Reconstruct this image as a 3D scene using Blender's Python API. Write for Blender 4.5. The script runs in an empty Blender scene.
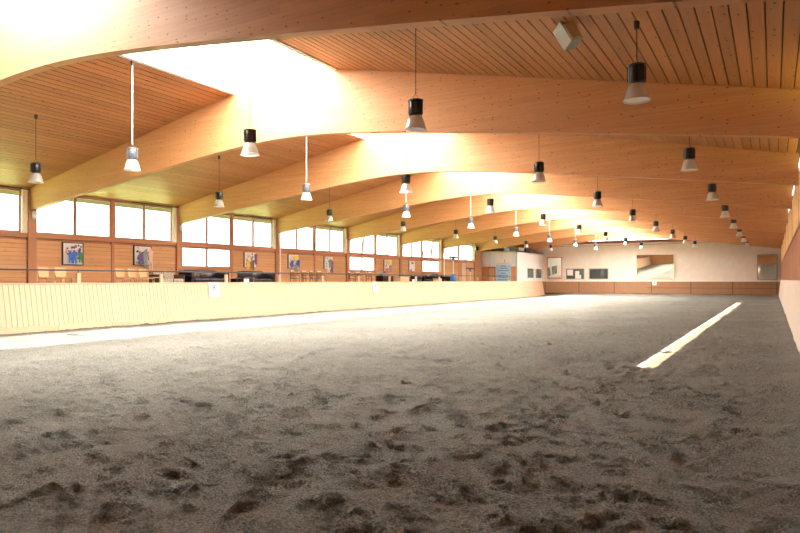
import bpy, bmesh, math, random
import numpy as np
from mathutils import Vector, Matrix

random.seed(7)
RNG = np.random.default_rng(11)
SC = bpy.context.scene
COL = SC.collection

# ------------------------------------------------------------------ camera
cam_d = bpy.data.cameras.new('camera')
cam_d.sensor_width = 36.0
cam_d.lens = 29.07
cam_d.shift_y = 0.0169
cam_d.clip_start = 0.05
cam_d.clip_end = 500
cam = bpy.data.objects.new('camera', cam_d)
cam.location = (0, 0, 1.48)
cam.rotation_euler = (math.radians(90), 0, math.radians(30))
COL.objects.link(cam)
SC.camera = cam

# ------------------------------------------------------------------ world, sun, exposure
world = bpy.data.worlds.new('sky')
SC.world = world
world.use_nodes = True
_bg = world.node_tree.nodes['Background']
_bg.inputs['Color'].default_value = (0.86, 0.93, 1.0, 1)
_bg.inputs['Strength'].default_value = 2.6

SUN_ELEV = 61.9
sun_d = bpy.data.lights.new('sun', 'SUN')
sun_d.energy = 98.0
sun_d.color = (1.0, 0.95, 0.87)
sun_d.angle = math.radians(0.8)
sun = bpy.data.objects.new('sun', sun_d)
sun.rotation_euler = (0, math.radians(90 - SUN_ELEV), 0)      # shines from +X, square to the long axis
sun.location = (20, 30, 40)
COL.objects.link(sun)

SC.view_settings.view_transform = 'Standard'
SC.view_settings.look = 'None'
SC.view_settings.gamma = 1.0
SC.view_settings.use_curve_mapping = False
SC.view_settings.exposure = 0.57
SC.cycles.max_bounces = 14
SC.cycles.diffuse_bounces = 8
SC.cycles.glossy_bounces = 4
SC.cycles.transmission_bounces = 6
SC.cycles.transparent_max_bounces = 12
SC.cycles.sample_clamp_indirect = 12.0
SC.cycles.caustics_reflective = False
SC.cycles.caustics_refractive = False

# ------------------------------------------------------------------ the hall's measures (metres)
XL, XR = -24.35, 0.62            # window wall and right wall
YB, YF = -1.2, 66.0             # wall behind, far wall
BAY = 7.0
BEAM_Y = [0.2 + BAY * k for k in range(10)]       # beams, 0.2 ... 63.2
CX = -11.8                      # ridge
SK0, SK1 = -13.8, -10.15        # rooflight opening
GZ = 1.1                        # gallery floor
KX_TOP, KX_BASE = -20.75, -20.5
KZ = 1.33


def ceil_z(x):
    return 5.0 + 0.2 * min(x + 24.0, XR - x)


def beam_z(x):
    d = abs(x - CX)
    return 5.81 - math.sqrt((0.133 * d) ** 2 + 0.109)


def at_x(px, X):
    """where along the hall a thing at lateral X stands that shows px pixels from the left edge"""
    u = (px - 400) / 646.0
    return X * (0.866 + 0.5 * u) / (0.866 * u - 0.5)


# ------------------------------------------------------------------ materials
def new_mat(name):
    m = bpy.data.materials.new(name)
    m.use_nodes = True
    nt = m.node_tree
    return m, nt, nt.nodes['Principled BSDF']


def N(nt, t, **kw):
    n = nt.nodes.new(t)
    for k, v in kw.items():
        setattr(n, k, v)
    return n


def mixc(nt, fac, a, b, blend='MIX'):
    n = N(nt, 'ShaderNodeMix', data_type='RGBA', blend_type=blend)
    for s, v in ((0, fac), (6, a), (7, b)):
        if hasattr(v, 'is_linked') or hasattr(v, 'links'):
            nt.links.new(v, n.inputs[s])
        else:
            n.inputs[s].default_value = v if s == 0 else (*v, 1)
    return n.outputs[2]


def ramp(nt, src, p0, p1, v0=0.0, v1=1.0):
    n = N(nt, 'ShaderNodeMapRange')
    n.inputs[1].default_value, n.inputs[2].default_value = p0, p1
    n.inputs[3].default_value, n.inputs[4].default_value = v0, v1
    nt.links.new(src, n.inputs[0])
    return n.outputs[0]


def plain(name, col, rough=0.6, metal=0.0, var=0.06, scale=9.0, spec=None, trans=0.0):
    m, nt, b = new_mat(name)
    tc = N(nt, 'ShaderNodeTexCoord')
    nz = N(nt, 'ShaderNodeTexNoise')
    nz.inputs['Scale'].default_value = scale
    nz.inputs['Detail'].default_value = 4
    nt.links.new(tc.outputs['Object'], nz.inputs['Vector'])
    dark = tuple(c * (1 - 2.2 * var) for c in col)
    lite = tuple(min(1, c * (1 + 2.2 * var)) for c in col)
    c = mixc(nt, ramp(nt, nz.outputs[0], 0.3, 0.7), dark, lite)
    nt.links.new(c, b.inputs['Base Color'])
    b.inputs['Roughness'].default_value = rough
    b.inputs['Metallic'].default_value = metal
    if spec is not None:
        b.inputs['Specular IOR Level'].default_value = spec
    if trans:
        b.inputs['Transmission Weight'].default_value = trans
    return m


def wood(name, col, dark, axis=0, grain=0.25, knots=0.0, knot_scale=3.2, obj_var=0.12, lam=0.0, rough=0.55,
         plane=(0, 1)):
    """wood with grain along one axis, scattered dark knots, a tint of its own per board"""
    m, nt, b = new_mat(name)
    tc = N(nt, 'ShaderNodeTexCoord')
    oi = N(nt, 'ShaderNodeObjectInfo')
    off = N(nt, 'ShaderNodeVectorMath', operation='SCALE')
    off.inputs[0].default_value = (37, 53, 71)
    nt.links.new(oi.outputs['Random'], off.inputs['Scale'])
    add = N(nt, 'ShaderNodeVectorMath', operation='ADD')
    nt.links.new(tc.outputs['Object'], add.inputs[0])
    nt.links.new(off.outputs[0], add.inputs[1])
    st = [22.0, 22.0, 22.0]
    st[axis] = 0.9
    mp = N(nt, 'ShaderNodeVectorMath', operation='MULTIPLY')
    mp.inputs[1].default_value = st
    nt.links.new(add.outputs[0], mp.inputs[0])
    nz = N(nt, 'ShaderNodeTexNoise')
    nz.inputs['Scale'].default_value = 1.0
    nz.inputs['Detail'].default_value = 5
    nt.links.new(mp.outputs[0], nz.inputs['Vector'])
    c = mixc(nt, ramp(nt, nz.outputs[0], 0.32, 0.72, 0, grain), col, dark)
    # broad tone drift
    n2 = N(nt, 'ShaderNodeTexNoise')
    n2.inputs['Scale'].default_value = 0.8
    nt.links.new(add.outputs[0], n2.inputs['Vector'])
    c = mixc(nt, ramp(nt, n2.outputs[0], 0.3, 0.75, 0, 0.22), c, tuple(x * 0.72 for x in col))
    if lam:
        sp = N(nt, 'ShaderNodeSeparateXYZ')
        nt.links.new(tc.outputs['Object'], sp.inputs[0])
        mu = N(nt, 'ShaderNodeMath', operation='MULTIPLY')
        mu.inputs[1].default_value = 1 / 0.12
        nt.links.new(sp.outputs[2], mu.inputs[0])
        fl = N(nt, 'ShaderNodeMath', operation='FLOOR')
        nt.links.new(mu.outputs[0], fl.inputs[0])
        # each lamella has a tone of its own, changing at its finger joints
        jx = N(nt, 'ShaderNodeMath', operation='MULTIPLY')
        jx.inputs[1].default_value = 0.3
        nt.links.new(sp.outputs[0], jx.inputs[0])
        jo = N(nt, 'ShaderNodeMath', operation='MULTIPLY_ADD')
        jo.inputs[1].default_value = 0.37
        nt.links.new(fl.outputs[0], jo.inputs[0])
        nt.links.new(jx.outputs[0], jo.inputs[2])
        jf = N(nt, 'ShaderNodeMath', operation='FLOOR')
        nt.links.new(jo.outputs[0], jf.inputs[0])
        cb = N(nt, 'ShaderNodeCombineXYZ')
        nt.links.new(fl.outputs[0], cb.inputs[0])
        nt.links.new(jf.outputs[0], cb.inputs[1])
        nt.links.new(oi.outputs['Random'], cb.inputs[2])
        wn = N(nt, 'ShaderNodeTexWhiteNoise', noise_dimensions='3D')
        nt.links.new(cb.outputs[0], wn.inputs[0])
        c = mixc(nt, ramp(nt, wn.outputs[0], 0, 1, 0, lam), c, dark)
    if knots:
        ks = [knot_scale] * 3
        ks[axis] *= 0.5
        m0 = N(nt, 'ShaderNodeVectorMath', operation='MULTIPLY')
        m0.inputs[1].default_value = ks
        nt.links.new(add.outputs[0], m0.inputs[0])
        sx_ = N(nt, 'ShaderNodeSeparateXYZ')
        nt.links.new(m0.outputs[0], sx_.inputs[0])
        mk = N(nt, 'ShaderNodeCombineXYZ')
        nt.links.new(sx_.outputs[plane[0]], mk.inputs[0])
        nt.links.new(sx_.outputs[plane[1]], mk.inputs[1])
        vo = N(nt, 'ShaderNodeTexVoronoi', voronoi_dimensions='2D')
        vo.inputs['Scale'].default_value = 1.0
        nt.links.new(mk.outputs[0], vo.inputs['Vector'])
        sz = N(nt, 'ShaderNodeSeparateColor')
        nt.links.new(vo.outputs['Color'], sz.inputs[0])
        lim = ramp(nt, sz.outputs[0], 0.25, 1.0, 0.0, 0.13)
        sub = N(nt, 'ShaderNodeMath', operation='SUBTRACT')
        nt.links.new(lim, sub.inputs[0])
        nt.links.new(vo.outputs['Distance'], sub.inputs[1])
        kf = ramp(nt, sub.outputs[0], -0.02, 0.05, 0, knots)
        c = mixc(nt, kf, c, tuple(x * 0.32 for x in dark))
    # per-object tint
    hs = N(nt, 'ShaderNodeHueSaturation')
    nt.links.new(ramp(nt, oi.outputs['Random'], 0, 1, 1 - obj_var, 1 + obj_var), hs.inputs['Value'])
    nt.links.new(c, hs.inputs['Color'])
    nt.links.new(hs.outputs[0], b.inputs['Base Color'])
    b.inputs['Roughness'].default_value = rough
    b.inputs['Specular IOR Level'].default_value = 0.3
    return m


M = {}
M['beam'] = wood('glulam spruce', (0.57, 0.285, 0.13), (0.38, 0.155, 0.06), 0, 0.5, 0.8, 9.0, 0.03, 0.30, plane=(0, 2))
M['ceiling'] = wood('ceiling board', (0.48, 0.215, 0.085), (0.30, 0.11, 0.042), 1, 0.4, 0.8, 5.0, 0.10)
M['backing'] = plain('dark roof backing', (0.10, 0.045, 0.02), 0.9)
M['wall_wood'] = wood('wall cladding', (0.68, 0.37, 0.17), (0.48, 0.23, 0.10), 1, 0.4, 0.3, 3.0, 0.08, plane=(1, 2))
M['frame'] = wood('window frame wood', (0.50, 0.235, 0.12), (0.34, 0.14, 0.07), 2, 0.3, 0.0, 3.0, 0.04)
M['kick'] = wood('kickboard spruce', (0.78, 0.53, 0.36), (0.66, 0.42, 0.25), 2, 0.3, 0.2, 4.0, 0.03, plane=(1, 2))
M['kick_far'] = wood('brown kickboard', (0.36, 0.19, 0.10), (0.21, 0.10, 0.05), 2, 0.5, 0.2, 4.0, 0.10)
M['kick_cap'] = wood('kickboard cap', (0.74, 0.52, 0.34), (0.56, 0.38, 0.22), 1, 0.3, 0.0, 4.0, 0.03)
M['right_up'] = wood('light wall board', (0.78, 0.50, 0.22), (0.60, 0.33, 0.12), 2, 0.4, 0.2, 3.0, 0.08)
M['right_low'] = wood('red brown wall board', (0.33, 0.12, 0.055), (0.20, 0.07, 0.03), 2, 0.4, 0.2, 3.0, 0.08)
M['kick_right'] = wood('pale worn kickboard', (0.66, 0.56, 0.47), (0.52, 0.42, 0.33), 2, 0.3, 0.0, 3.0, 0.05)
M['white'] = plain('white paint', (0.82, 0.80, 0.78), 0.6, var=0.01)
M['coolwhite'] = plain('bluish white panel', (0.80, 0.90, 1.0), 0.4, var=0.01)
M['cream'] = plain('cream cover strip', (0.80, 0.74, 0.55), 0.6, var=0.02)
M['white_board'] = plain('white painted siding', (0.80, 0.74, 0.66), 0.65, var=0.02, scale=2)
M['beam_red'] = wood('red brown gable beam', (0.30, 0.10, 0.05), (0.2, 0.06, 0.03), 0, 0.3, 0, 3, 0.02)
M['black'] = plain('black enamel', (0.012, 0.012, 0.014), 0.35, var=0.05)
M['sunlit_lid'] = plain('sunlit grey lamp lid', (0.35, 0.34, 0.33), 0.4, 0.6)  # lid of the sunlit row, lightened along with its casing
M['sunlit_case'] = plain('sunlit grey lamp casing', (0.10, 0.105, 0.12), 0.4, 0.3, var=0.25, scale=60)  # black casing lightened: sunlight on that row is put into the colour
M['cable_dark'] = plain('dark cable', (0.03, 0.025, 0.02), 0.6)
M['pipe_sun_cable'] = plain('white pipe and sunlit cable', (0.85, 0.83, 0.80), 0.5)  # white pipes; also the dark lamp cable whitened to show sun on it
M['rail'] = plain('dark steel rail', (0.10, 0.10, 0.12), 0.35, 0.7)
M['chrome'] = plain('chrome', (0.80, 0.80, 0.82), 0.18, 1.0, var=0.01)
M['ply'] = wood('beech ply', (0.78, 0.52, 0.27), (0.62, 0.38, 0.18), 2, 0.3, 0, 3, 0.04)
M['leather'] = plain('black leather', (0.012, 0.012, 0.018), 0.22, var=0.2, scale=14, spec=0.6)
M['fabric'] = plain('patterned beige fabric', (0.42, 0.36, 0.27), 0.9, var=0.28, scale=26)
M['iron'] = plain('brown wrought iron', (0.12, 0.06, 0.035), 0.5, 0.3)
M['cushion'] = plain('white cushion', (0.85, 0.82, 0.74), 0.9, var=0.02)
M['blue'] = plain('blue gas cylinder', (0.05, 0.25, 0.75), 0.35, var=0.05)
M['navy'] = plain('dark blue blanket', (0.02, 0.03, 0.16), 0.9, var=0.2)
M['skyblue'] = plain('light blue banner', (0.42, 0.74, 1.0), 0.6, var=0.02)
M['paper'] = plain('white placard', (0.88, 0.88, 0.88), 0.5, var=0.005)
M['ink'] = plain('grey lettering', (0.10, 0.10, 0.14), 0.6, var=0.01)
M['ink_blue'] = plain('blue lettering', (0.05, 0.16, 0.40), 0.6, var=0.01)
M['ink_red'] = plain('pale red lettering', (0.75, 0.40, 0.38), 0.6, var=0.01)
M['grey'] = plain('grey plastic', (0.32, 0.31, 0.29), 0.5)
M['speaker_front'] = plain('pale speaker grille', (0.55, 0.53, 0.44), 0.7, var=0.02)
M['darkgap'] = plain('dark gap tone', (0.06, 0.055, 0.05), 0.8)
M['concrete'] = plain('concrete slab', (0.35, 0.33, 0.30), 0.85, var=0.08, scale=1.5)
M['door_tan'] = plain('tan door leaf', (0.62, 0.45, 0.30), 0.6, var=0.02)
M['green'] = plain('hedge leaf', (0.10, 0.20, 0.05), 0.8, var=0.3, scale=5)
M['meadow'] = plain('meadow grass', (0.20, 0.28, 0.10), 0.9, var=0.2, scale=0.5)
for nm, c in (('art_blue', (0.04, 0.16, 0.60)), ('art_green', (0.05, 0.28, 0.12)), ('art_yellow', (0.85, 0.62, 0.08)),
              ('art_red', (0.65, 0.10, 0.06)), ('art_violet', (0.16, 0.08, 0.28)), ('art_peach', (0.85, 0.55, 0.40)),
              ('art_grey', (0.24, 0.27, 0.27)), ('art_black', (0.03, 0.03, 0.05))):
    M[nm] = plain(nm.replace('_', ' ') + ' paint', c, 0.6, var=0.1, scale=20)


def glass_mat(name, tint=(1, 1, 1), gloss=0.06, milky=0.0):
    m = bpy.data.materials.new(name)
    m.use_nodes = True
    nt = m.node_tree
    nt.nodes.clear()
    out = N(nt, 'ShaderNodeOutputMaterial')
    tr = N(nt, 'ShaderNodeBsdfTransparent')
    tr.inputs[0].default_value = (*tint, 1)
    gl = N(nt, 'ShaderNodeBsdfGlossy')
    gl.inputs['Roughness'].default_value = 0.03
    mx = N(nt, 'ShaderNodeMixShader')
    mx.inputs[0].default_value = gloss
    nt.links.new(tr.outputs[0], mx.inputs[1])
    nt.links.new(gl.outputs[0], mx.inputs[2])
    last = mx
    if milky:
        tl = N(nt, 'ShaderNodeBsdfTranslucent')
        tl.inputs[0].default_value = (0.95, 0.95, 0.93, 1)
        m2 = N(nt, 'ShaderNodeMixShader')
        m2.inputs[0].default_value = milky
        nt.links.new(mx.outputs[0], m2.inputs[1])
        nt.links.new(tl.outputs[0], m2.inputs[2])
        last = m2
    nt.links.new(last.outputs[0], out.inputs[0])
    return m


M['glass'] = glass_mat('window glass', (0.95, 0.97, 0.97))
M['tinted'] = glass_mat('dimming high glass', (0.26, 0.215, 0.15))  # strong warm tint added to dim the sky and sun behind it
M['rooflight'] = glass_mat('milky rooflight panel', (1, 1, 0.98), 0.03, 0.86)
M['frosted'] = glass_mat('frosted partition glass', (0.85, 0.93, 1.0), 0.08, 0.7)


def mirror_mat():
    m, nt, b = new_mat('mirror glass')
    b.inputs['Base Color'].default_value = (0.62, 0.63, 0.57, 1)
    b.inputs['Metallic'].default_value = 1
    b.inputs['Roughness'].default_value = 0.015
    return m


M['mirror'] = mirror_mat()


def dark_glass_mat():
    m, nt, b = new_mat('dark window glass')
    b.inputs['Base Color'].default_value = (0.05, 0.06, 0.055, 1)
    b.inputs['Roughness'].default_value = 0.04
    b.inputs['Specular IOR Level'].default_value = 0.8
    return m


M['dark_glass'] = dark_glass_mat()


def acrylic_mat():
    """the lamps' flared reflector: pale prismatic acrylic"""
    m, nt, b = new_mat('prismatic acrylic')
    b.inputs['Base Color'].default_value = (0.80, 0.79, 0.76, 1)
    b.inputs['Roughness'].default_value = 0.22
    b.inputs['Metallic'].default_value = 0.25
    tl = N(nt, 'ShaderNodeBsdfTranslucent')
    tl.inputs[0].default_value = (0.95, 0.93, 0.88, 1)
    mx = N(nt, 'ShaderNodeMixShader')
    mx.inputs[0].default_value = 0.5
    nt.links.new(b.outputs[0], mx.inputs[1])
    nt.links.new(tl.outputs[0], mx.inputs[2])
    nt.links.new(mx.outputs[0], nt.nodes['Material Output'].inputs[0])
    return m


M['acrylic'] = acrylic_mat()


def sand_mat():
    m, nt, b = new_mat('riding sand')
    tc = N(nt, 'ShaderNodeTexCoord')
    P = tc.outputs['Object']

    def noise(scale, det=6, rough=0.6):
        n = N(nt, 'ShaderNodeTexNoise')
        n.inputs['Scale'].default_value = scale
        n.inputs['Detail'].default_value = det
        n.inputs['Roughness'].default_value = rough
        nt.links.new(P, n.inputs['Vector'])
        return n.outputs[0]
    big, mid, fine = noise(0.35, 3), noise(4.0), noise(60.0, 4)
    c = mixc(nt, ramp(nt, mid, 0.3, 0.7), (0.255, 0.245, 0.212), (0.315, 0.305, 0.27))
    c = mixc(nt, ramp(nt, fine, 0.40, 0.60, 0, 0.85), c, (0.085, 0.08, 0.07))
    c = mixc(nt, ramp(nt, big, 0.4, 0.7, 0, 0.35), c, (0.33, 0.32, 0.28))
    # dry pale scuffs where hooves flicked the top layer
    sc = noise(2.2, 8, 0.75)
    c = mixc(nt, ramp(nt, sc, 0.64, 0.72, 0, 0.35), c, (0.45, 0.44, 0.39))
    nt.links.new(c, b.inputs['Base Color'])
    b.inputs['Roughness'].default_value = 0.95
    b.inputs['Specular IOR Level'].default_value = 0.1
    bp = N(nt, 'ShaderNodeBump')
    bp.inputs['Strength'].default_value = 1.0
    bp.inputs['Distance'].default_value = 0.04
    h = N(nt, 'ShaderNodeMath', operation='ADD')
    nt.links.new(noise(26.0, 8, 0.72), h.inputs[0])
    nt.links.new(fine, h.inputs[1])
    nt.links.new(h.outputs[0], bp.inputs['Height'])
    nt.links.new(bp.outputs[0], b.inputs['Normal'])
    return m


M['sand'] = sand_mat()


# ------------------------------------------------------------------ mesh helpers
class MB:
    """collects boxes, tubes, lathes and prisms; build() links them as ONE mesh object"""

    def __init__(self):
        self.v, self.f = [], []

    def add(self, vs, fs):
        o = len(self.v)
        self.v += [tuple(p) for p in vs]
        self.f += [tuple(i + o for i in f) for f in fs]
        return self

    def box(self, x0, x1, y0, y1, z0, z1, mat=None):
        vs = [Vector(p) for p in ((x0, y0, z0), (x1, y0, z0), (x1, y1, z0), (x0, y1, z0),
                                  (x0, y0, z1), (x1, y0, z1), (x1, y1, z1), (x0, y1, z1))]
        if mat is not None:
            vs = [mat @ p for p in vs]
        return self.add(vs, [(0, 3, 2, 1), (4, 5, 6, 7), (0, 1, 5, 4), (1, 2, 6, 5), (2, 3, 7, 6), (3, 0, 4, 7)])

    def bbox(self, x0, x1, y0, y1, z0, z1, r=0.02, mat=None):
        """box with bevelled edges"""
        bm = bmesh.new()
        bmesh.ops.create_cube(bm, size=1)
        for v in bm.verts:
            v.co = Vector((x0 + (v.co.x + .5) * (x1 - x0), y0 + (v.co.y + .5) * (y1 - y0), z0 + (v.co.z + .5) * (z1 - z0)))
        bmesh.ops.bevel(bm, geom=bm.edges[:], offset=r, segments=2, affect='EDGES', profile=0.6)
        bm.verts.index_update()
        vs = [(mat @ v.co) if mat is not None else v.co.copy() for v in bm.verts]
        fs = [tuple(v.index for v in f.verts) for f in bm.faces]
        bm.free()
        return self.add(vs, fs)

    def tube(self, pts, r, n=8, cap=True):
        pts = [Vector(p) for p in pts]
        rings = []
        for i, p in enumerate(pts):
            a = pts[max(0, i - 1)]
            b = pts[min(len(pts) - 1, i + 1)]
            d = (b - a).normalized()
            u = d.cross(Vector((0, 0, 1)))
            if u.length < 1e-3:
                u = Vector((1, 0, 0))
            u.normalize()
            w = d.cross(u)
            rr = r[i] if isinstance(r, (list, tuple)) else r
            rings.append([p + (u * math.cos(2 * math.pi * k / n) + w * math.sin(2 * math.pi * k / n)) * rr for k in range(n)])
        vs = [q for R in rings for q in R]
        fs = []
        for i in range(len(rings) - 1):
            for k in range(n):
                fs.append((i * n + k, i * n + (k + 1) % n, (i + 1) * n + (k + 1) % n, (i + 1) * n + k))
        if cap:
            fs.append(tuple(range(n))[::-1])
            fs.append(tuple((len(rings) - 1) * n + k for k in range(n)))
        return self.add(vs, fs)

    def lathe(self, prof, n=20, c=(0, 0, 0), cap=False):
        vs, fs = [], []
        for r, z in prof:
            for k in range(n):
                a = 2 * math.pi * k / n
                vs.append((c[0] + r * math.cos(a), c[1] + r * math.sin(a), c[2] + z))
        for i in range(len(prof) - 1):
            for k in range(n):
                fs.append((i * n + k, i * n + (k + 1) % n, (i + 1) * n + (k + 1) % n, (i + 1) * n + k))
        if cap:
            fs.append(tuple(range(n))[::-1])
            fs.append(tuple((len(prof) - 1) * n + k for k in range(n)))
        return self.add(vs, fs)

    def prism(self, poly, y0, y1):
        """polygon in (x, z), extruded along y"""
        n = len(poly)
        vs = [(x, y0, z) for x, z in poly] + [(x, y1, z) for x, z in poly]
        fs = [tuple(range(n)), tuple(range(2 * n - 1, n - 1, -1))]
        fs += [(i, i + n, (i + 1) % n + n, (i + 1) % n) for i in range(n)]
        return self.add(vs, fs)

    def mesh(self, name, mat, smooth=False):
        me = bpy.data.meshes.new(name)
        me.from_pydata(self.v, [], self.f)
        bm = bmesh.new()
        bm.from_mesh(me)
        bmesh.ops.recalc_face_normals(bm, faces=bm.faces[:])
        bm.to_mesh(me)
        bm.free()
        me.materials.append(mat)
        if smooth:
            me.polygons.foreach_set('use_smooth', [True] * len(me.polygons))
            me.set_sharp_from_angle(angle=math.radians(40))
        return me

    def build(self, name, mat, parent=None, loc=(0, 0, 0), smooth=False):
        return place(self.mesh(name, mat, smooth), name, parent, loc)


def place(me, name, parent=None, loc=(0, 0, 0), rot=(0, 0, 0), scale=(1, 1, 1)):
    o = bpy.data.objects.new(name, me)
    COL.objects.link(o)
    o.location, o.rotation_euler, o.scale = loc, rot, scale
    if parent is not None:
        o.parent = parent
    return o


def tag(o, label=None, cat=None, group=None, kind=None):
    if label:
        o['label'] = label
    if cat:
        o['category'] = cat
    if group:
        o['group'] = group
    if kind:
        o['kind'] = kind
    return o


def thing(name, label, cat, loc=(0, 0, 0), rz=0.0, group=None, kind=None):
    o = bpy.data.objects.new(name, None)
    o.empty_display_size = 0.1
    COL.objects.link(o)
    o.location = loc
    o.rotation_euler = (0, 0, rz)
    return tag(o, label, cat, group, kind)


KIDS = {}


def kids(o):
    return [c for c in COL.objects if c.parent == o]


def copy_tree(o, parent=None):
    c = o.copy()
    COL.objects.link(c)
    if parent is not None:
        c.parent = parent
    if o.name not in KIDS:
        KIDS[o.name] = kids(o)
    for ch in KIDS[o.name]:
        copy_tree(ch, c)
    return c


ORD = ['first', 'second', 'third', 'fourth', 'fifth', 'sixth', 'seventh', 'eighth', 'ninth', 'tenth']

# ------------------------------------------------------------------ ground outside and slab
ob = MB().box(-120, 60, -60, 160, -0.75, -0.6).build('ground', M['meadow'])
tag(ob, kind='structure')


# ------------------------------------------------------------------ riding surface
def value_noise(x, y, cell, seed):
    r = np.random.default_rng(seed)
    nx, ny = int(40 / cell) + 4, int(90 / cell) + 4
    g = r.random((nx, ny)).astype(np.float32)
    fx, fy = (x + 24) / cell, (y + 12) / cell
    ix, iy = np.floor(fx).astype(int), np.floor(fy).astype(int)
    tx, ty = fx - ix, fy - iy
    tx, ty = tx * tx * (3 - 2 * tx), ty * ty * (3 - 2 * ty)
    a = g[ix][:, iy]
    b = g[ix + 1][:, iy]
    c = g[ix][:, iy + 1]
    d = g[ix + 1][:, iy + 1]
    tx, ty = tx[:, None], ty[None, :]
    return (a * (1 - tx) + b * tx) * (1 - ty) + (c * (1 - tx) + d * tx) * ty


def build_sand():
    def axis(a, b, s0, k, mid):
        out, p = [mid], mid
        while p < b:
            p += s0 + k * abs(p - mid)
            out.append(p)
        p = mid
        while p > a:
            p -= s0 + k * abs(p - mid)
            out.insert(0, p)
        return np.array(out)
    xs = np.clip(axis(-20.9, 0.62, 0.024, 0.0034, -1.2), -20.9, 0.62)
    ys = np.clip(axis(YB, YF, 0.020, 0.0032, 3.0), YB, YF)
    ys = np.unique(np.concatenate([np.arange(YB, 1.2, 0.12), ys[ys >= 1.2]]))
    xs = np.unique(xs)
    nx, ny = len(xs), len(ys)
    H = np.zeros((nx, ny), np.float32)
    for cell, amp, sd in ((2.3, 0.04, 1), (0.9, 0.03, 2), (0.34, 0.03, 3), (0.15, 0.024, 4), (0.07, 0.013, 5), (0.035, 0.006, 6)):
        H += amp * (value_noise(xs, ys, cell, sd) - 0.5)
    # trodden track along the boards and the bank it leaves
    d = xs + 20.45
    prof = -0.17 * np.exp(-(np.clip(d, 0, None) / 1.9) ** 2)
    dr = 0.42 - xs
    prof += 0.10 * np.exp(-(dr / 0.35) ** 2)
    H += prof[:, None].astype(np.float32)
    H += (0.16 * np.exp(-((YF - ys - 0.4) / 1.2) ** 2))[None, :].astype(np.float32)
    # hoof prints: a crescent pit with a raised, crumbled lip
    n = 17000
    px = RNG.uniform(-20.3, 0.2, n)
    py = 1.5 + 55 * RNG.random(n) ** 1.3
    for i in range(n):
        r = RNG.uniform(0.05, 0.085) * (1.35 if RNG.random() < 0.12 else 1)
        dep = RNG.uniform(0.020, 0.047) * (1 + min(py[i], 30) / 40)
        ang = RNG.normal(math.pi / 2, 0.9)
        R = r * 2.4
        i0, i1 = np.searchsorted(xs, (px[i] - R, px[i] + R))
        j0, j1 = np.searchsorted(ys, (py[i] - R, py[i] + R))
        if i1 - i0 < 2 or j1 - j0 < 2:
            continue
        X = xs[i0:i1, None] - px[i]
        Y = ys[None, j0:j1] - py[i]
        u = X * math.cos(ang) + Y * math.sin(ang)
        w = -X * math.sin(ang) + Y * math.cos(ang)
        q = np.sqrt((u / 0.95) ** 2 + (w / 1.2) ** 2) / r
        pit = -dep * np.clip(1 - q * q, 0, 1) ** 1.2 * (0.65 + 0.35 * np.clip(u / r, -1, 1))
        lip = dep * 0.62 * np.exp(-((q - 1.28) / 0.26) ** 2) * (0.55 - 0.35 * np.clip(u / r, -1, 1))
        H[i0:i1, j0:j1] += (pit + lip).astype(np.float32)
    XX, YY = np.meshgrid(xs, ys, indexing='ij')
    co = np.stack([XX, YY, H], -1).reshape(-1, 3).astype(np.float32)
    idx = np.arange(nx * ny, dtype=np.int32).reshape(nx, ny)
    q = np.stack([idx[:-1, :-1], idx[1:, :-1], idx[1:, 1:], idx[:-1, 1:]], -1).reshape(-1, 4)
    me = bpy.data.meshes.new('sand')
    me.vertices.add(len(co))
    me.vertices.foreach_set('co', co.ravel())
    me.loops.add(q.size)
    me.loops.foreach_set('vertex_index', q.ravel())
    me.polygons.add(len(q))
    me.polygons.foreach_set('loop_start', np.arange(0, q.size, 4, dtype=np.int32))
    me.polygons.foreach_set('loop_total', np.full(len(q), 4, np.int32))
    me.polygons.foreach_set('use_smooth', np.ones(len(q), bool))
    me.update(calc_edges=True)
    me.materials.append(M['sand'])
    print('sand quads', len(q))
    return me


floor = tag(place(build_sand(), 'floor'), 'grey brown riding sand churned by hooves', kind='structure')
gal = MB()
gal.box(XL - 0.1, KX_TOP - 0.06, YB, YF, -0.6, GZ)
gal.build('floor', M['concrete'])['kind'] = 'structure'

# ------------------------------------------------------------------ ceiling: backing slabs and lengthwise boards
ceiling = thing('ceiling', 'sloping ceiling of spruce boards running the length of the hall', None, kind='structure')
TH = 0.16
slope = math.atan(0.2)
EAVE_L, EAVE_R = XL - 1.0, XR + 0.06
bk = MB()
for y0, y1 in ((YB - 0.2, YF + 0.2),):
    bk.prism([(EAVE_L, ceil_z(EAVE_L) + 0.03), (SK0, ceil_z(SK0) + 0.03), (SK0, ceil_z(SK0) + 0.25), (EAVE_L, ceil_z(EAVE_L) + 0.25)], y0, y1)
    bk.prism([(SK1, ceil_z(SK1) + 0.03), (EAVE_R, ceil_z(EAVE_R) + 0.03), (EAVE_R, ceil_z(EAVE_R) + 0.25), (SK1, ceil_z(SK1) + 0.25)], y0, y1)
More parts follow.
